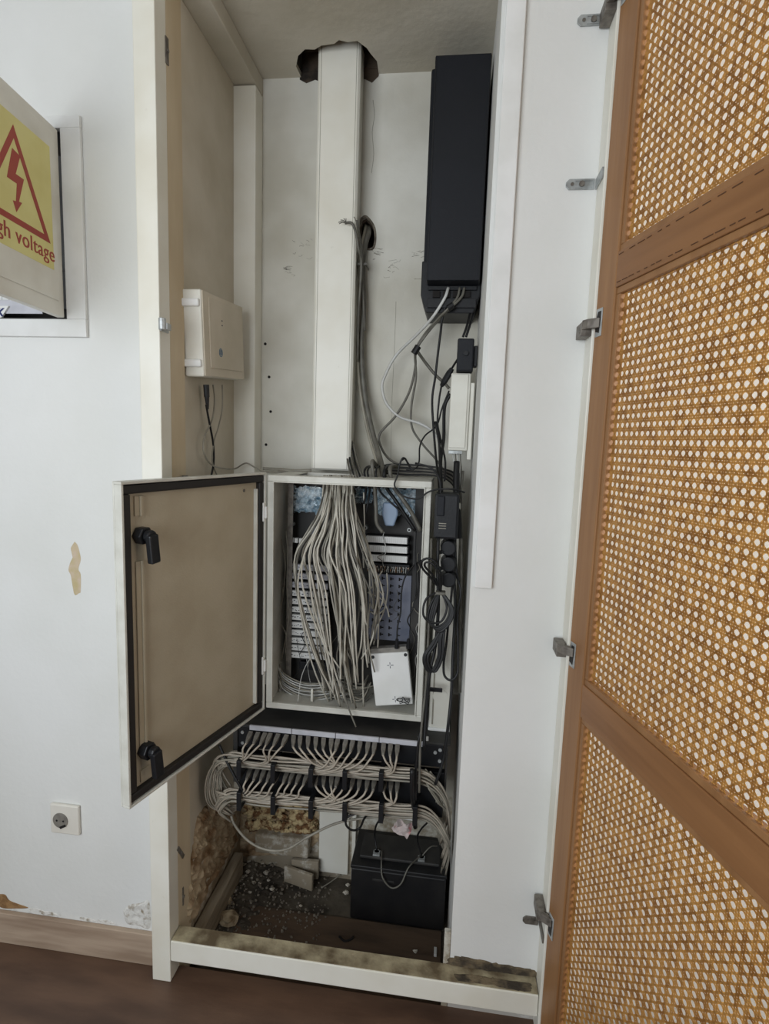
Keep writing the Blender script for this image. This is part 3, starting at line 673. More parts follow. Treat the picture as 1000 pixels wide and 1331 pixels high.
# white ringed standoffs
for (px, py) in ((379, 682), (475, 686), (532, 689), (375, 858)):
    p = at(px, py, YM - .01); q = MB(); q.cyl((p.x, p.y, p.z), (p.x, p.y + .02, p.z), .006, 12)
    o = tag(q.build('standoff', M['metal'], bevel=.0008), {379: 'small steel spacer at the upper left in the steel cabinet', 475: 'small steel spacer just left above the broad white strips', 532: 'small steel spacer just right above the broad white strips', 375: 'small steel spacer below the left strip stack'}[px], 'spacer')
    q = MB(); q.cyl((p.x, p.y - .0006, p.z), (p.x, p.y + .0004, p.z), .0028, 8); q.build('bore', M['hole_dot'], o)
# crumpled bluish film behind the cables
def film(name, x0, x1, y0, y1, Y, lab, seed):
    a = at(x0, y0, Y); b = at(x1, y1, Y); q = MB(); nu, nv = 26, 18; vs = []; fs = []
    for j in range(nv + 1):
        for i in range(nu + 1):
            u, v = i / nu, j / nv; e = .06 * math.sin(v * 9 + seed) 
            p = Vector((a.x + (b.x - a.x) * (u + e * (u - .5)), Y, a.z + (b.z - a.z) * v))
            p.y += .030 * abs(noise.noise(Vector((u * 5 + v * 4, v * 5 - u * 3, seed)))) + .014 * noise.noise(Vector((u * 16 + v * 9, v * 6, seed + 4)))
            if i in (0, nu) or j in (0, nv): p += Vector((noise.noise(Vector((u * 9, v * 9, seed))) * .012, 0, noise.noise(Vector((u * 9, v * 9, seed + 9))) * .016))
            vs.append(p)
    for j in range(nv):
        for i in range(nu): k = j * (nu + 1) + i; fs.append((k, k + 1, k + nu + 2, k + nu + 1))
    q.add(vs, fs); tag(q.build(name, M['blue_film']), lab, 'plastic film')
film('plastic_film', 380, 424, 632, 668, .295, 'crumpled bluish plastic film in the upper left corner of the steel cabinet', 1)
film('plastic_film', 462, 484, 634, 655, .295, 'small piece of crumpled bluish film at the top middle of the steel cabinet', 2)
film('plastic_film', 488, 546, 634, 672, .30, 'crumpled bluish plastic film at the top right in the steel cabinet', 3)
# blue cup shaped shield
c0 = at(508, 664, .285); q = MB()
q.prism([(c0.x - .020, c0.z + .024), (c0.x + .020, c0.z + .024), (c0.x + .022, c0.z - .008), (c0.x + .012, c0.z - .040), (c0.x - .012, c0.z - .040), (c0.x - .022, c0.z - .008)], .268, .282)
o = tag(q.build('splitter', M['blue_cup'], bevel=.004), 'blue grey tapered plastic shell above the broad white strips', 'adapter')
p = at(409, 690, .29); q = MB(); q.box(p.x - .012, p.x + .014, .28, .295, p.z - .010, p.z + .012); tag(q.build('splitter', M['plate'], bevel=.003), 'small blue grey block above the left strip stack', 'adapter')
# white router box leaning at the lower right
rc = at(509, 884, .20)
rb = tag(empty('modem', (rc.x, .215, rc.z), 0), 'flat white box with black corner screws leaning at the lower right in the steel cabinet', 'modem')
rb.rotation_euler = (math.radians(-6), math.radians(-9), 0)
W_, H_ = .0515, .071
q = MB(); q.prism([(-W_, -H_), (W_ * .97, -H_), (W_, H_ * .98), (-W_ * 1.02, H_)], -.010, .012); q.build('case', M['white'], rb, .003, local=True)
q = MB(); q.box(-W_ + .002, W_ - .002, -.006, .024, H_ - .004, H_ + .012); q.build('back_half', M['boot'], rb, .002, local=True)
for s in (-1, 1):
    q = MB(); q.cyl((s * (W_ - .007), -.0112, H_ - .009), (s * (W_ - .007), -.0098, H_ - .009), .0046, 12); q.build('screw', M['black'], rb, local=True)
for cx2, cz2 in ((.0, H_ - .034), (.004, -H_ + .016)):
    q = MB(); q.box(cx2 - .008, cx2 - .002, -.0106, -.0100, cz2 - .0008, cz2 + .0008); q.box(cx2 + .002, cx2 + .009, -.0106, -.0100, cz2 - .0008, cz2 + .0008)
    q.box(cx2 - .0008, cx2 + .0008, -.0106, -.0100, cz2 + .002, cz2 + .008); q.box(cx2 - .0008, cx2 + .0008, -.0106, -.0100, cz2 - .008, cz2 - .002); q.build('cross_mark', M['scribble'], rb, local=True)
pts = []
for k in range(26):
    t_ = k / 25 * 5.2 * PI; rr_ = .009 + .004 * math.sin(k * 1.7); c1 = at(527, 911, .196)
    pts.append((c1.x - .004 + rr_ * 1.2 * math.cos(t_) + .004 * math.sin(k), .190 - .0006 * k / 3, c1.z + .004 + rr_ * .8 * math.sin(t_)))
cable('wire', pts, .0010, M['black_cable'], 'little tangle of black wire at the foot of the leaning white box', 'wire', sub=3)
for k, (px, py) in enumerate(((516, 838), (531, 838))):
    p = at(px, py, .212); q = MB(); q.cyl((p.x, p.y, p.z - .010), (p.x, p.y, p.z + .016), .006, 10, .004)
    tag(q.build('barrel_plug', M['black']), ('left' if k == 0 else 'right') + ' black plug standing in the top of the leaning white box', 'plug')
cable('cable', [at(516, 834, .212), at(517, 815, .22), at(521, 795, .23), at(522, 770, .23), at(526, 752, .24), at(535, 738, .25), at(548, 728, .26)], .0022, M['black_cable'], 'black cable rising from the leaning white box over the perforated plate')
cable('cable', [at(531, 836, .212), at(534, 818, .22), at(530, 806, .22), at(537, 790, .23), at(541, 760, .24), at(540, 720, .25), at(541, 690, .25)], .002, M['black_cable'], 'black cable rising along the right edge inside the steel cabinet')
# low bundle of cables at the bottom left and thin wires at the left
for k in range(12):
    y = 886 + k * 3.0; Yk = .26 - .004 * (k % 4)
    s_ = random.uniform(-5, 5)
    cable('grey_cable', [at(360 + abs(s_), y - 26 + s_, Yk), at(368, y - 12, Yk), at(384, y - 2, Yk - .01), at(402, y + 2 + s_ * .3, Yk - .02), at(424, y + 1, Yk - .02), at(452, y - 2 - s_, Yk - .01)], .0019, M['cable_w'] if k % 3 else M['cable2'],
          'pale cable lying sideways along the bottom of the steel cabinet', 'cable', 'pale cables along the cabinet bottom')
for k, (pts_) in enumerate(([(366, 700), (371, 730), (369, 765), (364, 800), (360, 835)], [(372, 690), (374, 720), (373, 770), (376, 800), (366, 860)], [(363, 745), (368, 775), (362, 800), (372, 825), (371, 850)])):
    cable('wire', [at(a, b, .27) for a, b in pts_], .0014, M['cable2'], ['leftmost thin grey wire hanging inside the cabinet beside its hinge side', 'second thin grey wire hanging left of the strip stack', 'short kinked grey wire low on the hinge side of the cabinet'][k], 'wire')
cable('wire', [at(416, 842, .24), at(402, 858, .24), at(392, 880, .23), at(387, 915, .19)], .0012, M['cable_w'], 'single thin pale wire slanting below the left strip stack', 'wire')
q = MB(); p = at(406, 903, .21); q.box(p.x - .003, p.x + .003, .205, .212, p.z - .018, p.z + .018); tag(q.build('cable_tie', M['cream'], bevel=.001), 'pale cable tie standing upright around the low cable bundle', 'cable tie')
q = MB(); p = at(405, 867, .29); q.box(p.x - .035, p.x + .05, .285, .30, p.z - .008, p.z + .016); tag(q.build('end_block', M['ups'], bevel=.002), 'dark blue end block under the left strip stack', 'block')
rr = random.Random(21)
for k in range(26):
    a = rr.uniform(380, 470) if k < 12 else rr.uniform(470, 545); b = rr.uniform(690, 860); L_ = rr.uniform(20, 60)
    if 12 <= k < 20: a = rr.uniform(538, 548)
    cable('wire', [PY(a + rr.uniform(-5, 5) * j / 2, b + L_ * j / 4 + rr.uniform(-4, 4), .262 + rr.uniform(-.006, .006)) for j in range(5)], rr.uniform(.0007, .0012), M[rr.choice(['cable_w', 'cable_d', 'cable2', 'black_cable'])], 'fine stray wire behind the fan of grey cables', 'wire', 'fine stray wires in the steel cabinet', n=5, sub=3)
for k in range(9):
    y = 884 + k * 3.4
    cable('grey_cable', [PY(428 + rr.uniform(-20, 20), y + rr.uniform(-20, -4), .24), PY(450, y + rr.uniform(-4, 4), .235), PY(470, y + 4 + rr.uniform(-5, 5), .23), PY(486 + rr.uniform(-8, 4), y - rr.uniform(2, 24), .25)], .0022, M['cable2'] if k % 2 else M['cable_d'], 'dim cable curled on the cabinet bottom behind the fan', 'cable', 'dim cables curled on the cabinet bottom')
# the big fan of grey cables
NC = 58
rr = random.Random(11)
for i in range(NC):
    t = (i + .5) / NC; t2 = min(1, max(0, t + rr.uniform(-.12, .12)))
    x0 = 421 + 38 * t; Yd = .20 + rr.uniform(-.035, .03)
    xm = 384 + 98 * t2 ** 1.05; xq = 390 + 104 * t2 + rr.uniform(-10, 10); xe = 420 + 64 * (.5 * t + .5 * t2) + rr.uniform(-18, 14)
    ye = rr.uniform(852, 921) if t < .7 else rr.uniform(775, 885)
    if t < .12: xq = 385 + 30 * t; xe = 432 + rr.uniform(-6, 10); ye = rr.uniform(895, 920)
    pts = [PY(x0 + rr.uniform(-2, 2), 618, .25), PY(x0 + rr.uniform(-2, 2), 634, .235 + rr.uniform(-.015, .015)), PY(x0 + rr.uniform(-2, 2) + (xm - x0) * .12, 662, Yd + .01), PY((x0 + xm) / 2 + rr.uniform(-3, 3), 690, Yd - .005),
           PY(xm, 722, Yd - .02), PY(xq, 770 + rr.uniform(-8, 8), Yd - .02), PY((xq + xe) / 2 + rr.uniform(-4, 4), (775 + ye) / 2 + 12, Yd - .01), PY(xe, ye, Yd + rr.uniform(-.01, .02))]
    if i == 30: pts = pts[:6] + [PY(438, 850, .175), PY(447, 900, .150), PY(455, 925, .138), PY(463, 945, .128)]
    cable('grey_cable', pts, .0023, M['cable'] if i % 3 else (M['cable2'] if i % 2 else M['cable_d']), 'long grey cable hanging down past the cabinet rim' if i == 30 else 'grey cable in the drooping fan inside the steel cabinet', 'cable', None if i == 30 else 'grey cables drooping in the steel cabinet', n=6, sub=4)
for k, pts_ in enumerate(([(468, 700), (487, 735), (489, 760), (498, 775), (501, 790), (487, 805), (483, 830)], [(497, 742), (488, 757), (480, 770), (488, 780)], [(503, 745), (504, 770), (499, 795), (490, 815), (486, 838)], [(478, 770), (495, 778), (503, 790), (506, 802)], [(473, 640), (474, 690), (472, 712), (473, 738)])):
    cable('grey_cable', [PY(a, b, .235) for a, b in pts_], .0020, M['cable'], ['grey cable', 'short curled grey cable', 'loose grey cable', 'bent grey cable end', 'straight pale cable'][k] + [' arching right of the fan beside the perforated plate', ' right under the pin strip', ' crossing the perforated plate downwards', ' hooked over the middle of the perforated plate', ' left of the broad white strips'][k])
# cables coming through the cabinet's top on the right
for k, (pts_, r_, m_, lab) in enumerate((
    ([(474, 612), (476, 630), (475, 645), (473, 655)], .003, 'black_cable', 'black cable entering the cabinet top right of the grey fan'),
    ([(478, 612), (481, 632), (479, 650), (476, 668)], .0028, 'black_cable', 'second black cable entering the cabinet top right of the grey fan'),
    ([(484, 600), (487, 630), (489, 660), (490, 680), (498, 692)], .0052, 'cable_d', 'thick dark grey cable dropping beside the blue grey shell'),
    ([(489, 612), (493, 636), (505, 650), (520, 664), (534, 682)], .0028, 'black_cable', 'black cable slanting across the top right of the cabinet'),
    ([(500, 612), (502, 632), (514, 650), (526, 668), (540, 690)], .0048, 'black_cable', 'thick black cable slanting to the right cabinet rail'),
    ([(507, 610), (512, 632), (523, 648), (535, 666), (547, 690)], .0058, 'cable_d', 'thick grey cable slanting to the right cabinet rail'))):
    cable('cable', [PY(pts_[0][0] + 22, 611 + k, .345), PY(pts_[0][0] + 7, 606, .32)] + [PY(a, b, .25 if b < 640 else .235) for a, b in pts_], r_, M[m_], lab, n=8)

# ------------------------------------------------------------------ cables on the back wall
cable('thick_cable', [PY(480, 296, .455), PY(479, 304, .415), PY(475, 318, .41), PY(472, 345, .405), PY(473, 400, .40), PY(470, 450, .395), PY(474, 510, .39), PY(484, 560, .37), PY(494, 595, .33), PY(500, 622, .27)], .0075, M['cable_d'], 'thick dark grey cable from the ragged wall hole down to the cabinet top', n=10)
cable('thick_cable', [PY(476, 293, .455), PY(474, 303, .415), PY(470, 322, .405), PY(467, 345, .40), PY(468, 400, .40), PY(465, 450, .395), PY(468, 505, .39), PY(478, 560, .37), PY(489, 598, .33), PY(494, 622, .27)], .0045, M['cable2'], 'grey cable beside the thick one, from the wall hole to the cabinet', n=8)
cable('cable', [PY(449, 290, .33), PY(457, 290, .325), PY(462, 300, .33), PY(466, 322, .34), PY(470, 345, .365), PY(466, 410, .375), PY(465, 470, .38)], .0036, M['cable_d'], 'cut grey cable bent over the trunking edge', n=8)
cable('cable', [PY(464, 286, .33), PY(466, 300, .345), PY(470, 320, .37), PY(471, 345, .385), PY(474, 430, .39)], .0032, M['cable_d'], 'short cut grey cable end standing beside the wall hole', n=8)
for k, (a, b) in enumerate(((441, 291), (443, 286), (447, 284), (450, 284), (440, 289), (460, 282))):
    x0, y0 = ((450, 290) if k < 5 else (463, 288))
    cable('frayed_wire', [PY(x0, y0, .33), PY((x0 + a) / 2, (y0 + b) / 2 - 1.5, .326), PY(a, b, .322)], .0010, M['cable_d'], 'stripped wire end sticking out of the cut cable on the trunking', 'wire', 'stripped wire ends on the trunking')
q = MB(); p = PY(471, 345, .385); q.box(p.x - .016, p.x + .014, .372, .376, p.z - .003, p.z + .003); q.box(p.x - .016, p.x - .013, .376, .42, p.z - .003, p.z + .003); q.box(p.x + .011, p.x + .014, .376, .42, p.z - .003, p.z + .003)
tag(q.build('cable_tie', M['cable_d']), 'dark tie binding the cables just below the wall hole', 'cable tie')
for k in range(5):
    cable('cable', [PY(449 + k * 1.6, 545 + k * 9, .385), PY(450 + k * 2.2, 575, .375), PY(452 + k * 3.2, 600, .34), PY(458 + k * 4, 624, .27)], .0026, M['black_cable'] if k % 2 else M['cable_d'], 'dark cable slipping out beside the foot of the trunking', 'cable', 'dark cables at the foot of the trunking')
def up_c(pts, r, m_, lab, Y=.37, grp=None, n=8): return cable('cable', [PY(q_[0], q_[1], q_[2] if len(q_) > 2 else Y) for q_ in pts], r, M[m_], lab, 'cable', grp, n)
up_c([(583, 374, .29), (578, 388, .285), (562, 413, .30), (541, 436, .34), (515, 462), (500, 490), (497, 505), (503, 525), (520, 542), (545, 550), (562, 560), (575, 576)], .0040, 'cable_w', 'pale grey cable sweeping in a wide arc below the black power unit')
up_c([(604, 374, .29), (600, 386, .285), (586, 400, .28), (574, 412, .30), (555, 434, .33), (541, 456, .34), (540, 478), (532, 510), (515, 540), (494, 564), (496, 582), (508, 598), (530, 607), (560, 608), (580, 613)], .0034, 'cable_d', 'grey cable from the power unit kinking left above the steel cabinet')
up_c([(598, 374, .29), (594, 388, .285), (580, 404, .28), (570, 414, .30), (551, 436, .335), (540, 458, .345), (541, 490), (535, 528), (536, 556), (550, 578), (566, 596), (578, 612), (590, 625)], .0032, 'cable_d', 'second grey cable from the power unit bowing down to the right')
up_c([(543, 457, .34), (553, 471), (566, 487), (578, 498), (584, 505)], .0042, 'cable_d', 'stiff grey cable branching right at the black tie')
q = MB(); p = PY(541, 455, .34); q.cyl((p.x - .006, .338, p.z - .010), (p.x + .006, .338, p.z + .010), .009, 10); tag(q.build('tape_wrap', M['black_cable']), 'black tape wrap where the grey cables branch', 'tape')
q = MB(); p = PY(586, 399, .285); q.cyl((p.x - .007, .282, p.z - .005), (p.x + .007, .282, p.z + .004), .009, 10); tag(q.build('tape_wrap', M['black_cable']), 'black tape wrap just under the power unit', 'tape')
up_c([(580, 396, .295), (575, 415, .30), (573, 432, .31), (570, 455, .32), (566, 490, .33), (562, 520, .33), (564, 560, .32), (567, 595, .30), (570, 620, .24), (572, 645, .19)], .0032, 'black_cable', 'straight black cable hanging from the power unit down to the power strip')
up_c([(611, 455, .27), (604, 458, .262), (596, 466, .27), (588, 478, .30)], .0028, 'black_cable', 'short black lead from the black adapter to the inline joint')
q = MB(); a = PY(588, 479, .30); b = PY(574, 502, .31); d = (b - a)
q.cyl(a, a + d * .25, .006, 10, .0085); q.cyl(a + d * .25, a + d * .75, .0085, 10); q.cyl(a + d * .75, b, .0085, 10, .005)
tag(q.build('inline_joint', M['black']), 'black inline plug joint hanging left of the small white box', 'plug')
up_c([(574, 502, .31), (571, 520, .32), (569, 550, .32), (574, 575, .30), (579, 600, .26), (578, 625, .22)], .0026, 'black_cable', 'black lead below the inline joint')
up_c([(584, 508, .33), (575, 530, .34), (568, 553, .34), (553, 566, .33), (546, 580, .32), (545, 600, .30), (540, 609, .28), (528, 611, .28)], .0022, 'black_cable', 'thin black lead curling left beside the steel cabinet corner')
up_c([(586, 512, .33), (578, 530, .33), (577, 570, .31), (573, 600, .27), (574, 640, .19)], .0045, 'black_cable', 'thick black lead dropping beside the small white box')
up_c([(566, 548, .32), (571, 575, .30), (572, 600, .27), (573, 640, .19), (574, 700, .14)], .0035, 'black_cable', 'black lead running down in front of the power strip plugs')
up_c([(523, 598, .20), (527, 596, .19), (531, 604, .17), (537, 612, .16), (533, 606, .16), (525, 595, .15), (520, 603, .148), (517, 618, .145), (513, 630, .143), (518, 640, .142), (530, 647, .141), (545, 648, .141), (556, 640, .14), (570, 636, .14), (590, 636, .14), (604, 640, .16)], .0022, 'black_cable', 'thin black cable looping in front of the cabinet top right corner')
up_c([(540, 602, .16), (560, 608, .15), (571, 622, .15), (573, 645, .15)], .0024, 'black_cable', 'black cable curving over the cabinet corner to the adapter')
for k in range(7):
    y = 603 + k * 1.9
    up_c([(492 + k, y + 6, .34), (505, y + 1, .33), (530, y + 1 + k * .3, .32), (556, y + 3, .31), (578, y + 7, .30), (592, y + 14 + k, .28), (600, y + 40, .26)], .0026, 'cable_d' if k % 2 else 'black_cable', 'dark cable in the flat bunch behind the top of the steel cabinet', grp='dark cables bunched behind the cabinet top')
for k in range(3):
    y = 609 + k * 2.2
    up_c([(342, y - 1, .37), (365, y, .36), (385, y + 1.5, .35), (405, y + 1, .345)], .0018, 'cable2', 'thin grey cable lying along the cabinet top left of the trunking', grp='thin grey cables left of the trunking')

# ------------------------------------------------------------------ small white box and adapters at the right
p0 = PY(588, 485, .27); 
wbx = tag(empty('white_converter', (.012, .27, 1.335)), 'narrow upright white plastic box below the black power unit', 'converter box')
q = MB(); q.box(-.014, .036, .262, .31, 1.345, 1.543); q.build('case', M['cream'], wbx, .003)
q = MB(); q.box(-.013, .030, .258, .2622, 1.352, 1.540); q.build('front_cover', M['cream'], wbx, .0015)
q = MB(); q.box(.0362, .047, .268, .33, 1.322, 1.520); q.build('side_cover', M['cream'], wbx, .002)
q = MB(); q.box(-.012, .024, .260, .290, 1.336, 1.3448); q.build('connector_edge', M['metal'], wbx, .001)
for k in range(4):
    up_c([(589 + k * 3.2, 590, .275), (590 + k * 3, 600, .272), (594 + k * 2, 612, .262), (596 + k * 1.5, 640, .25)], .0016, 'cable_d' if k % 2 else 'cable_w', 'thin lead hanging from the lower end of the narrow white box', grp='thin leads under the narrow white box', n=5)
ad_ = tag(empty('plug_adapter', (.02, .26, 1.56)), 'square black plug adapter sitting on top of the narrow white box', 'adapter')
q = MB(); q.box(-.002, .040, .250, .300, 1.546, 1.628); q.build('body', M['ups'], ad_, .004)
q = MB(); q.box(.0402, .050, .262, .295, 1.560, 1.612); q.build('side_lug', M['black'], ad_, .002)
q = MB(); q.cyl((.020, .2435, 1.590), (.020, .2502, 1.590), .006, 10); q.build('cable_boss', M['black'], ad_)
up_c([(602, 438, .275), (607, 424, .28), (612, 405, .31)], .0032, 'black_cable', 'left of two short black leads between power unit and adapter')
up_c([(606, 438, .275), (610, 426, .28), (616, 407, .31)], .0032, 'black_cable', 'right of two short black leads between power unit and adapter')

# power strip
ps = tag(empty('power_strip', (-.004, .2, .60)), 'long cream power strip standing upright beside the steel cabinet', 'power strip')
q = MB(); q.box(-.030, .026, .195, .240, .585, 1.215); q.build('body', M['cream'], ps, .006)
q = MB(); q.box(-.031, .027, .190, .242, .575, .612); q.build('end_cap', M['white'], ps, .004)
for k in range(6):
    z = .70 + k * .072; q = MB(); q.cyl((-.002, .1935, z), (-.002, .1948, z), .020, 16); q.build('outlet', M['cream'], ps)
q = MB(); q.box(-.022, -.018, .1945, .195, .62, 1.20); q.build('groove_line', M['cable2'], ps)
ad2 = tag(empty('plug_adapter', (-.02, .17, 1.13)), 'black oblong power adapter at the top of the power strip', 'adapter')
q = MB(); a = PY(566, 641, .14); b = PY(597, 702, .14); q.box(a.x, b.x - .004, .138, .194, b.z, a.z); q.build('body', M['black'], ad2, .006)
q = MB(); q.box(a.x + .006, a.x + .024, .133, .138, a.z - .055, a.z - .006); q.build('raised_face', M['ups'], ad2, .003)
q = MB(); 
for j in range(3): q.box(a.x + .012, a.x + .030, .1372, .1379, b.z + .026 + j * .006, b.z + .028 + j * .006)
q.build('printed_line', M['cable2'], ad2)
for k, (px, py) in enumerate(((583, 712), (583, 733), (583, 753))):
    p = PY(px, py, .16); r = tag(empty('mains_plug', (p.x, .17, p.z)), 'round black mains plug in the power strip, %s of three' % ('upper', 'middle', 'lowest')[k], 'plug')
    q = MB(); q.cyl((p.x, .150, p.z), (p.x, .194, p.z), .019, 16, .021); q.build('body', M['black'], r, .003)
    q = MB(); q.cyl((p.x - .006, .158, p.z - .006), (p.x - .022, .150, p.z - .012), .007, 10, .004); q.build('strain_relief', M['black'], r)
# black leads around the strip
up_c([(570, 700, .135), (569, 740, .13), (570, 790, .125), (566, 840, .12), (558, 880, .11), (554, 930, .10), (551, 975, .08)], .0042, 'black_cable', 'black cable hanging straight in front of the power strip')
up_c([(572, 765, .13), (561, 752, .12), (549, 738, .115), (549, 729, .112), (558, 726, .11), (568, 733, .11), (574, 748, .115), (573, 768, .125)], .0030, 'black_cable', 'bow of coiled black lead above its tie')
up_c([(572, 765, .128), (563, 748, .12), (553, 737, .11), (554, 731, .108), (564, 734, .106), (571, 748, .11), (573, 770, .12)], .0028, 'black_cable', 'second bow of coiled black lead above its tie')
rr = random.Random(5)
for k in range(11):
    o_ = rr.uniform(-7, 7)
    up_c([(572, 768, .125), (561 + o_, 785 + o_, .115), (557 + o_, 805 + o_, .11), (566 + o_, 815 + o_, .108), (580 + o_, 808, .11), (585 + o_ * .6, 790, .115), (574, 768, .125)], .0028, 'black_cable', 'loop of bundled black lead below the tie beside the steel cabinet', grp='loops of bundled black lead')
for k in range(7):
    o_ = rr.uniform(-6, 5)
    up_c([(578, 812, .12), (566 + o_, 838, .115), (557 + o_, 852, .11), (558 + o_, 866, .108), (566 + o_, 873, .108), (575 + o_, 855, .11), (577 + o_, 830, .115), (579, 812, .12)], .0026, 'black_cable', 'lower loop of black lead hanging beside the steel cabinet', grp='lower loops of black lead')
q = MB(); p = PY(573, 770, .122); q.box(p.x - .012, p.x + .012, .108, .132, p.z - .0035, p.z + .0035); tag(q.build('twist_tie', M['cable_d'], bevel=.002), 'dark twist tie round the coiled black lead', 'cable tie')
up_c([(592, 640, .2), (590, 680, .19), (587, 720, .18), (588, 760, .17), (584, 800, .16), (580, 840, .15), (577, 862, .14), (578, 878, .135), (586, 884, .13), (594, 877, .13), (596, 858, .14), (595, 800, .16), (599, 770, .17), (594, 745, .18), (592, 700, .19), (594, 650, .2)], .0030, 'black_cable', 'long black cable forming a U loop right of the power strip')
up_c([(596, 615, .24), (594, 660, .21), (590, 700, .19), (590, 740, .18), (592, 790, .17), (589, 850, .15), (587, 900, .13), (583, 940, .11), (577, 985, .10), (566, 1020, .09)], .0038, 'black_cable', 'black cable hanging furthest right down past the rack')
up_c([(594, 600, .24), (593, 630, .22), (595, 665, .20), (597, 700, .19)], .0080, 'black_cable', 'stout black cable just under the narrow white box', n=10)
up_c([(602, 612, .25), (599, 650, .23), (600, 720, .21), (599, 800, .2), (598, 900, .19)], .0036, 'cable_d', 'grey cable along the right side of the niche beside the power strip')
up_c([(561, 700, .15), (560, 760, .14), (558, 800, .14), (556, 850, .13), (553, 900, .12), (547, 960, .08), (545, 1030, .07)], .0030, 'cable_d', 'dark cable hanging in the gap right of the steel cabinet')
up_c([(556, 920, .12), (550, 940, .10), (545, 960, .08), (541, 1000, .07), (540, 1040, .065)], .0034, 'black_cable', 'black cable crossing the right end of the rack')
q = MB(); p = PY(565, 897, .15); q.box(p.x - .022, p.x + .020, .150, .156, p.z - .005, p.z + .005); tag(q.build('strap', M['black'], bevel=.001), 'black strap across the cables above the power strip end', 'strap')

# ------------------------------------------------------------------ rack with two patch panels
RY = .13
zt = PY(430, 951, RY).z; xa = PY(325, 942, RY).x; xb = PY(556, 965, RY).x
rk = tag(empty('patch_rack', ((xa + xb) / 2, RY, .38)), 'black rack unit with two rows of patched network ports under the steel cabinet', 'patch panel')
q = MB(); q.box(xa - .03, .030, RY, .40, zt - .008, zt - .003); q.build('top_cover', M['dusty_black'], rk, .001)
X0 = xa
for k, xx in enumerate((0, .335, .70, 1.0)):
    pass
segs = [325, 380, 437, 494, 552]
for k in range(4):
    a = PY(segs[k] + .4, 945, RY).x; b = PY(segs[k + 1] - .4, 945, RY).x
    q = MB(); q.box(a, b, RY - .006, RY - .0003, zt - .014, zt - .001); q.build('label_strip', M['silver'], rk, .0008)
q = MB(); q.box(xa - .032, .012, RY, RY + .02, zt - .068, zt - .0085); pa = q.build('port_panel', M['black'], rk, .001)
z2 = zt - .098
q = MB(); q.box(xa - .032, .018, RY + .005, RY + .025, z2 - .112, z2 + .012); pb2 = q.build('port_panel', M['black'], rk, .001)
q = MB(); q.box(xa - .045, xa - .0325, RY - .004, .38, z2 - .07, zt - .005); q.build('side_ear', M['dusty_black'], rk, .001)
q = MB(); q.box(.019, .024, RY - .002, .38, z2 - .07, zt - .009); q.build('side_ear', M['dusty_black'], rk, .001)
for (x, z) in ((xa - .020, zt - .025), (xa - .020, zt - .055), (.004, zt - .020), (.004, zt - .05), (-.008, zt - .028)):
    q = MB(); q.cyl((x, RY - .003, z), (x, RY, z), .0045, 10); q.build('rack_screw', M['metal'], rk)
for k in range(2):
    p = PY((545, 555)[k], 963, RY - .02); q = MB(); q.box(p.x - .004, p.x + .004, RY - .012, RY - .004, p.z - .005, p.z + .004); q.build('cable_clip', M['white'], rk, .001)
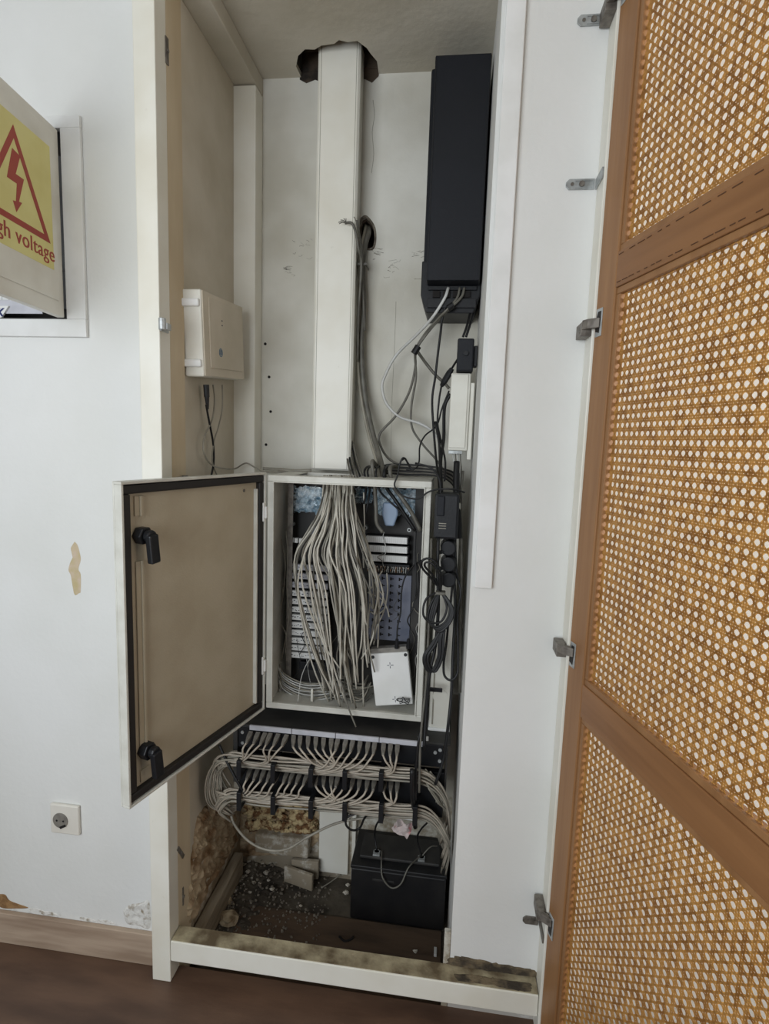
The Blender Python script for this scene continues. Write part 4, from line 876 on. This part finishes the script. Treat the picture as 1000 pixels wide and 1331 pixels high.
# cable rings
rows = {0: (zt, .0), 1: (z2 + .012, .0)}
ringpx = [(318, 990, 1045), (361, 995, 1047), (409, 1000, 1052), (452, 1003, 1058), (498, 1005, 1062), (541, 1008, 1064)]
for k, (px, ya, yb_) in enumerate(ringpx):
    for row in (0, 1):
        c = PY(px, ya + (0 if row == 0 else 40), RY - .02); q = MB()
        q.box(c.x - .006, c.x + .006, RY - .062, RY - .056, c.z - .024, c.z + .026); q.box(c.x - .006, c.x + .006, RY - .056, RY + .004, c.z + .021, c.z + .026)
        q.box(c.x - .006, c.x + .006, RY - .056, RY + .004, c.z - .024, c.z - .019); q.build('cable_ring', M['black'], rk, .001)
plugx = [326.5, 336, 345, 352, 362, 373, 382, 390.5, 401, 411, 421, 431, 439.5, 450, 459, 468.6, 479, 487.5, 499, 508, 517]
rr = random.Random(3)
def patch_cable(i, row):
    px = plugx[i] + (row * rr.uniform(-1, 1)); grp = i // 3
    py = (952 if row == 0 else 1000) + (px - 326) * .088
    top = PY(px, py, RY - .006)
    lean = -9 if grp in (0, 1) and row == 0 else (-8 if row == 1 and grp < 3 else (-2 if grp in (4, 5) or i in (13, 14) else 0))
    if grp == 4: lean = -4
    a = top; b = PY(px + lean * .6 - 1, py + 14, RY - .048)
    yb = (988 if row == 0 else 1032) + (px - 326) * .088
    r = tag(empty('patch_cable', a), 'grey patch cable, %s of the %s trio in the %s port row' % (('left', 'middle', 'right')[i % 3], ('leftmost', 'second', 'third', 'middle', 'fifth', 'sixth', 'rightmost')[grp], ('upper', 'lower')[row]), 'patch cable', '%s row of patch cables' % ('upper', 'lower')[row])
    q = MB(); d = b - a; u = Vector((1, 0, 0)); n_ = d.cross(u).normalized()
    vs = []; 
    for t_, w_, h_ in ((0, .0058, .0045), (.45, .0060, .0045), (.5, .0055, .005), (1.0, .0030, .0032)):
        c = a + d * t_
        vs += [c - u * w_ - n_ * h_, c + u * w_ - n_ * h_, c + u * w_ + n_ * h_, c - u * w_ + n_ * h_]
    fs = [(0, 1, 2, 3), (15, 14, 13, 12)]
    for s in range(3):
        for k in range(4): fs.append((s * 4 + k, s * 4 + (k + 1) % 4, s * 4 + 4 + (k + 1) % 4, s * 4 + 4 + k))
    q.add(vs, fs); q.build('plug', M['boot'], r, .001)
    if grp <= 1:
        tx = (315 if grp == 0 else 346) + row * 2 + (i % 3) * 2; s = -1
    elif grp == 2: tx = px + 20; s = 1
    elif grp == 3: tx = 432; s = -1 if i != 9 else 1; tx = 434 if i > 9 else 430
    elif grp in (4, 5): tx = px - 22; s = -1
    else: tx = 508; s = -1
    if row == 1 and grp in (1, 2): tx = px - 16; s = -1
    pts = [b, PY(px + lean * .9 + (tx - px) * .25, py + 22, RY - .058)]
    pts.append(PY(tx, yb - 2 + rr.uniform(-2, 3), RY - .052))
    endx = tx + s * (14 if grp < 2 else 34)
    pts.append(PY(endx, yb + 3 + rr.uniform(-3, 4) + s * 2, RY - .040))
    pts.append(PY(endx + s * 22, yb + 3 + s * 3.5 + rr.uniform(-3, 4), RY - .025))
    q = MB(); q.tube(pts, .0026, 6, 5); q.build('cord', M['cable_r_shaded'], r)
for row in (0, 1):
    for i in range(21): patch_cable(i, row)
# horizontal bundles: each cable its own object
for row in (0, 1):
    for k in range(14):
        fz = (k % 5); dy = (k // 5)
        yb = (982 if row == 0 else 1029) + fz * 4.0
        Yk = RY - .018 - dy * .012
        sl = .088
        l0 = (283 if row == 0 else 286) + rr.uniform(-5, 8)
        pts = [PY(l0 + 12, yb + 40 + rr.uniform(-6, 4) - row * 18, RY + .02), PY(l0, yb + 22 - row * 8, RY), PY(l0 - 2, yb + 8, RY - .01), PY(l0 + 12, yb - 3 + rr.uniform(-2, 2), Yk)]
        for x in (330, 365, 400, 440, 480, 520, 548):
            pts.append(PY(x, yb + (x - 326) * sl + rr.uniform(-1.3, 1.3), Yk))
        e = rr.uniform(-5, 5)
        pts += [PY(566 + e, yb + 30 + e, Yk + .01), PY(580 + e * .5, yb + 52 + e, Yk + .03), PY(583 + e * .5, yb + 84 + e - row * 20, Yk + .07), PY(577 + e, yb + 105 + rr.uniform(-14, 10) - row * 22, Yk + .12)]
        cable('patch_lead', pts, .0026, M['cable_r_shaded'] if k % 3 else M['cable2'], 'grey network cable in the %s horizontal bundle of the rack' % ('upper', 'lower')[row], 'cable', '%s bundle of network cables' % ('upper', 'lower')[row], sub=4)
# loose cables at both ends
for k in range(9):
    s_ = rr.uniform(-4, 4)
    cable('loose_cable', [PY(306 + s_, 976, .12), PY(286 + s_ * .5, 983 + k, .12), PY(270 + k * 2.3 + s_ * .4, 1005, .12 + .004 * (k % 3)), PY(267 + k * 2.6, 1028 + s_, .12), PY(274 + k * 2.3, 1046 + s_, .13), PY(294 + s_, 1056 - k, .15), PY(312, 1048 + s_, .18)], .0022, M['cable2'] if k % 2 else M['cable_r_shaded'],
          'grey cable looping at the left end of the rack', 'cable', 'grey cable loops left of the rack')
for k in range(9):
    s_ = rr.uniform(-3, 3)
    cable('loose_cable', [PY(556 + s_ * 2, 1000 + k * 3, .10), PY(570 + s_, 1020 + k * 3, .12), PY(566 + k * 1.8, 1056, .15), PY(572 + s_, 1085, .2), PY(578 + s_ * .6, 1106 + s_, .25)], .0024, M['cable2'], 'grey cable dropping from the right end of the rack beside the battery', 'cable', 'grey cables at the right end of the rack')
up_c([(285, 968, .10), (296, 992, .09), (310, 1018, .08), (320, 1034, .08)], .0036, 'black_cable', 'stiff black cable slanting across the left end of the rack')
up_c([(300, 1058, .2), (305, 1072, .19), (322, 1092, .18), (345, 1104, .18), (372, 1104, .18), (400, 1088, .19), (430, 1073, .2), (455, 1066, .2), (500, 1060, .2)], .0036, 'cable2', 'single thick grey cable sagging in front of the damaged back wall', n=8)
up_c([(452, 1062, .19), (478, 1053, .19), (505, 1060, .19), (540, 1066, .18)], .0032, 'cable_w', 'pale cable lying over the rear of the black battery')
up_c([(466, 1056, .17), (452, 1062, .165), (450, 1072, .16), (458, 1079, .16), (468, 1076, .17), (480, 1058, .16), (520, 1055, .15), (545, 1058, .15)], .0030, 'black_cable', 'black cable curled at the left rear corner of the battery')
up_c([(536, 1000, .06), (536, 1030, .06), (538, 1050, .09), (540, 1075, .15)], .0060, 'black_cable', 'stout black cable hanging in front of the rack at the right', n=10)

# ------------------------------------------------------------------ battery
XB0, XB1, ZB = -.240, .040, .118
bt = tag(empty('battery', (-.1, .33, ZV)), 'large black battery standing on the niche bottom under the rack', 'battery')
q = MB(); q.box(XB0, XB1, .272, .424, ZV, ZB - .012); q.build('case', M['battery'], bt, .004)
q = MB(); q.box(XB0 - .002, XB1 + .002, .270, .426, ZB - .0118, ZB); q.build('lid', M['battery'], bt, .003)
q = MB(); q.box(XB0 + .02, XB1 - .02, .30, .40, ZB + .0002, ZB + .010); q.build('raised_top', M['dusty_black'], bt, .003)
for x in (XB0 + .07, XB1 - .075):
    q = MB(); q.cyl((x, .315, ZB), (x, .315, ZB + .018), .008, 10); q.box(x - .010, x + .010, .300, .318, ZB + .012, ZB + .018); q.build('terminal', M['metal'], bt)
q = MB(); q.box(XB0 + .065, XB0 + .13, .2685, .2719, .075, .082); q.build('handle_edge', M['dusty_black'], bt, .001)
cable('wire', [(XB0 + .085, .315, ZB + .02), (XB0 + .088, .285, ZB + .012), (XB0 + .095, .262, ZB - .02), (XB0 + .122, .255, ZB - .045), (XB0 + .15, .256, ZB - .03), (XB0 + .170, .275, ZB + .01), (XB1 - .078, .315, ZB + .02)], .0024, M['cable_d'], 'dark grey wire sagging in a U over the battery front', 'wire')
cable('wire', [(XB0 + .07, .315, ZB + .02), (XB0 + .06, .33, ZB + .06), (XB0 + .07, .30, ZB + .12), (XB0 + .10, .24, ZB + .19)], .0028, M['black_cable'], 'black wire rising from the left battery terminal', 'wire')
cable('wire', [(XB1 - .075, .315, ZB + .02), (XB1 - .09, .32, ZB + .07), (XB1 - .08, .28, ZB + .13), (XB1 - .06, .22, ZB + .2)], .0028, M['black_cable'], 'black wire rising from the right battery terminal', 'wire')
cable('wire', [(XB1 - .075, .315, ZB + .018), (XB1 - .05, .33, ZB + .04), (XB1 - .03, .35, ZB + .03)], .002, M['cable_d'], 'short grey wire end at the right battery terminal', 'wire')
c = PY(523, 1077, .29); q = MB(); n8 = 7; vs = []; fs = []
for j in range(n8 + 1):
    for i in range(n8 + 1):
        u, v = i / n8 - .5, j / n8 - .5
        vs.append((c.x + .045 * u + .018 * v, c.y + .03 * noise.noise(Vector((u * 3, v * 3, 1))), c.z + .038 * v - .022 * u))
for j in range(n8):
    for i in range(n8): k = j * (n8 + 1) + i; fs.append((k, k + 1, k + n8 + 2, k + n8 + 1))
q.add(vs, fs); pk = q.build('paper_tag', M['pink']); pk.modifiers.new('s', 'SOLIDIFY').thickness = .0012
tag(pk, 'crumpled pink and white tag lying among the wires on the battery', 'tag')

# ------------------------------------------------------------------ rubble at the bottom
q = MB()
p1 = PY(416, 1130, .42); p2 = PY(455, 1050, .42)
q.box(-.372, -.275, .416, .4295, -.045, .175); o = tag(q.build('white_board', M['frame_white'], bevel=.002), 'upright white board against the back of the niche left of the battery', 'board')
q = MB(); q.box(-.262, -.250, .405, .4295, -.05, .18); tag(q.build('white_trim', M['frame_white'], bevel=.002), 'narrow white strip standing beside the battery', 'strip')
q = MB(); q.box(-.578, -.400, .385, .4295, .020, .085); q.add([], []); tag(q.build('plaster_ledge', M['niche_wall'], bevel=.006), 'broken whitish plaster ledge along the back of the niche', 'plaster')
q = MB(); q.smooth = True
for k in range(44):
    x = -.615 + .225 * rr.random(); z = .085 + .10 * rr.random(); s_ = rr.uniform(.4, 1); blob(q, (x, .420 + rr.uniform(-.006, .004), z), .028 * s_, .014 * s_, .020 * s_, .9, k, 3)
tag(q.build('old_foam', M['foam']), 'lumpy yellow brown foam stuck on the back wall under the rack', 'foam', kind='stuff')
# damp plaster on the left side wall
o = patch(lambda a, b: PX(a, b, -.6435), [(256, 1062), (272, 1044), (300, 1048), (306, 1075), (306, 1094), (290, 1118), (262, 1166), (246, 1198), (240, 1196), (243, 1150), (250, 1100)], .007, .016, M['damp'], 'damp_plaster', None, 2, jag=.012, rings=22)
tag(o, 'brown crumbling damp plaster low on the left side of the niche', 'plaster')
o = patch(lambda a, b: PY(a, b, YB - .001), [(262, 1040), (300, 1038), (360, 1040), (410, 1046), (414, 1075), (412, 1096), (360, 1112), (318, 1112), (290, 1115), (268, 1100)], .004, .010, M['damp'], 'damp_plaster', None, 6, jag=.012, rings=20)
tag(o, 'brown flaking plaster on the back wall around the old foam', 'plaster')
q = MB(); rot = Matrix.Rotation(0, 3, 'X'); a = PX(247, 1208, -.625); b = PX(306, 1098, -.625)
q.box(-.640, -.610, .05, .368, -.045, .030); o = q.build('wooden_batten', M['plank'], bevel=.003)
tag(o, 'dusty wooden batten lying along the left side of the niche bottom', 'batten')
q = MB(); q.box(-.475, -.372, .355, .367, -.055, .000, Matrix.Rotation(-.25, 3, 'Z')); tag(q.build('plaster_slab', M['niche_wall'], bevel=.003), 'broken pale slab leaning below the plaster ledge', 'plaster')
q = MB(); q.box(-.455, -.366, .385, .40, -.05, .012, Matrix.Rotation(.05, 3, 'Z')); tag(q.build('plaster_slab', M['niche_wall'], bevel=.003), 'whitish broken slab standing behind the leaning pale one', 'plaster')
def chunk(px, py, s, m_, lab, z=ZV + .004, grp=None, seed=0, nm='plaster_chunk'):
    p = PZ(px, py, z + s * .5); q = MB(); blob(q, (p.x, p.y, z + s * .45), s, s * .8, s * .55, .5, seed + 5, 2)
    tag(q.build(nm, M[m_]), lab, 'rubble', grp)
chunk(293, 1170, .024, 'rubble', 'pale plaster lump at the left, the rear of the two big ones', seed=1)
chunk(297, 1192, .030, 'rubble', 'largest crumbly plaster lump in front at the left of the niche bottom', seed=2)
for k, (px, py, s) in enumerate(((346, 1134, .009), (354, 1155, .008), (330, 1147, .007), (325, 1160, .006), (337, 1166, .006), (315, 1140, .007), (324, 1120, .009), (308, 1128, .010), (318, 1150, .007), (334, 1112, .008), (371, 1134, .006), (360, 1110, .006), (300, 1135, .010), (292, 1150, .012), (345, 1112, .007), (420, 1131, .008), (450, 1160, .009), (452, 1150, .007), (391, 1177, .005), (300, 1150, .008), (312, 1165, .006), (322, 1133, .008), (333, 1124, .007), (341, 1122, .006), (327, 1141, .005), (338, 1148, .006), (310, 1142, .009), (305, 1158, .008), (349, 1144, .005), (318, 1124, .008), (540, 1236, .006), (446, 1134, .010))):
    chunk(px, py, s, 'crumb', 'small white plaster crumb scattered on the dark niche bottom', grp='scattered white plaster crumbs', seed=10 + k, nm='plaster_crumb')
q = MB(); p = PZ(566, 1238, ZV + .006); q.box(p.x - .004, p.x + .004, p.y - .012, p.y + .012, ZV + .004, ZV + .012); tag(q.build('plastic_clip', M['white'], bevel=.001), 'small upright white plastic piece at the right of the bottom board', 'clip')
cable('wire', [PZ(441, 1217, ZV + .008), PZ(448, 1223, ZV + .008), PZ(456, 1221, ZV + .010), PZ(460, 1217, ZV + .012)], .0028, M['hole_dot'], 'short dark bent scrap lying on the brown bottom board', 'scrap')
cable('wire', [PZ(418, 1154, ZV + .006), PZ(432, 1145, ZV + .008), PZ(446, 1134, ZV + .012)], .0018, M['cable2'], 'short straight pale stick on the niche bottom left of the battery', 'stick')
q = MB(); g = random.Random(9)
for k in range(420):
    x = -.61 + .30 * g.random() ** 1.3; y = .13 + .29 * g.random(); s = g.uniform(.0015, .005)
    blob(q, (x, y, ZV + .006 + (.02 if x < -.5 and y > .2 else 0) * g.random()), s, s, s * .7, .5, k, 1)
tag(q.build('grit', M['grit']), 'fine grey rubble strewn over the niche bottom', 'rubble', kind='stuff')
# damp edge strip on the right niche corner
q = MB(); q.box(.036, XR - .0005, .0, .014, ZV, .20); tag(q.build('plaster_strip', M['niche_wall'], bevel=.002), 'stained plaster edge low on the right side of the niche', 'plaster')
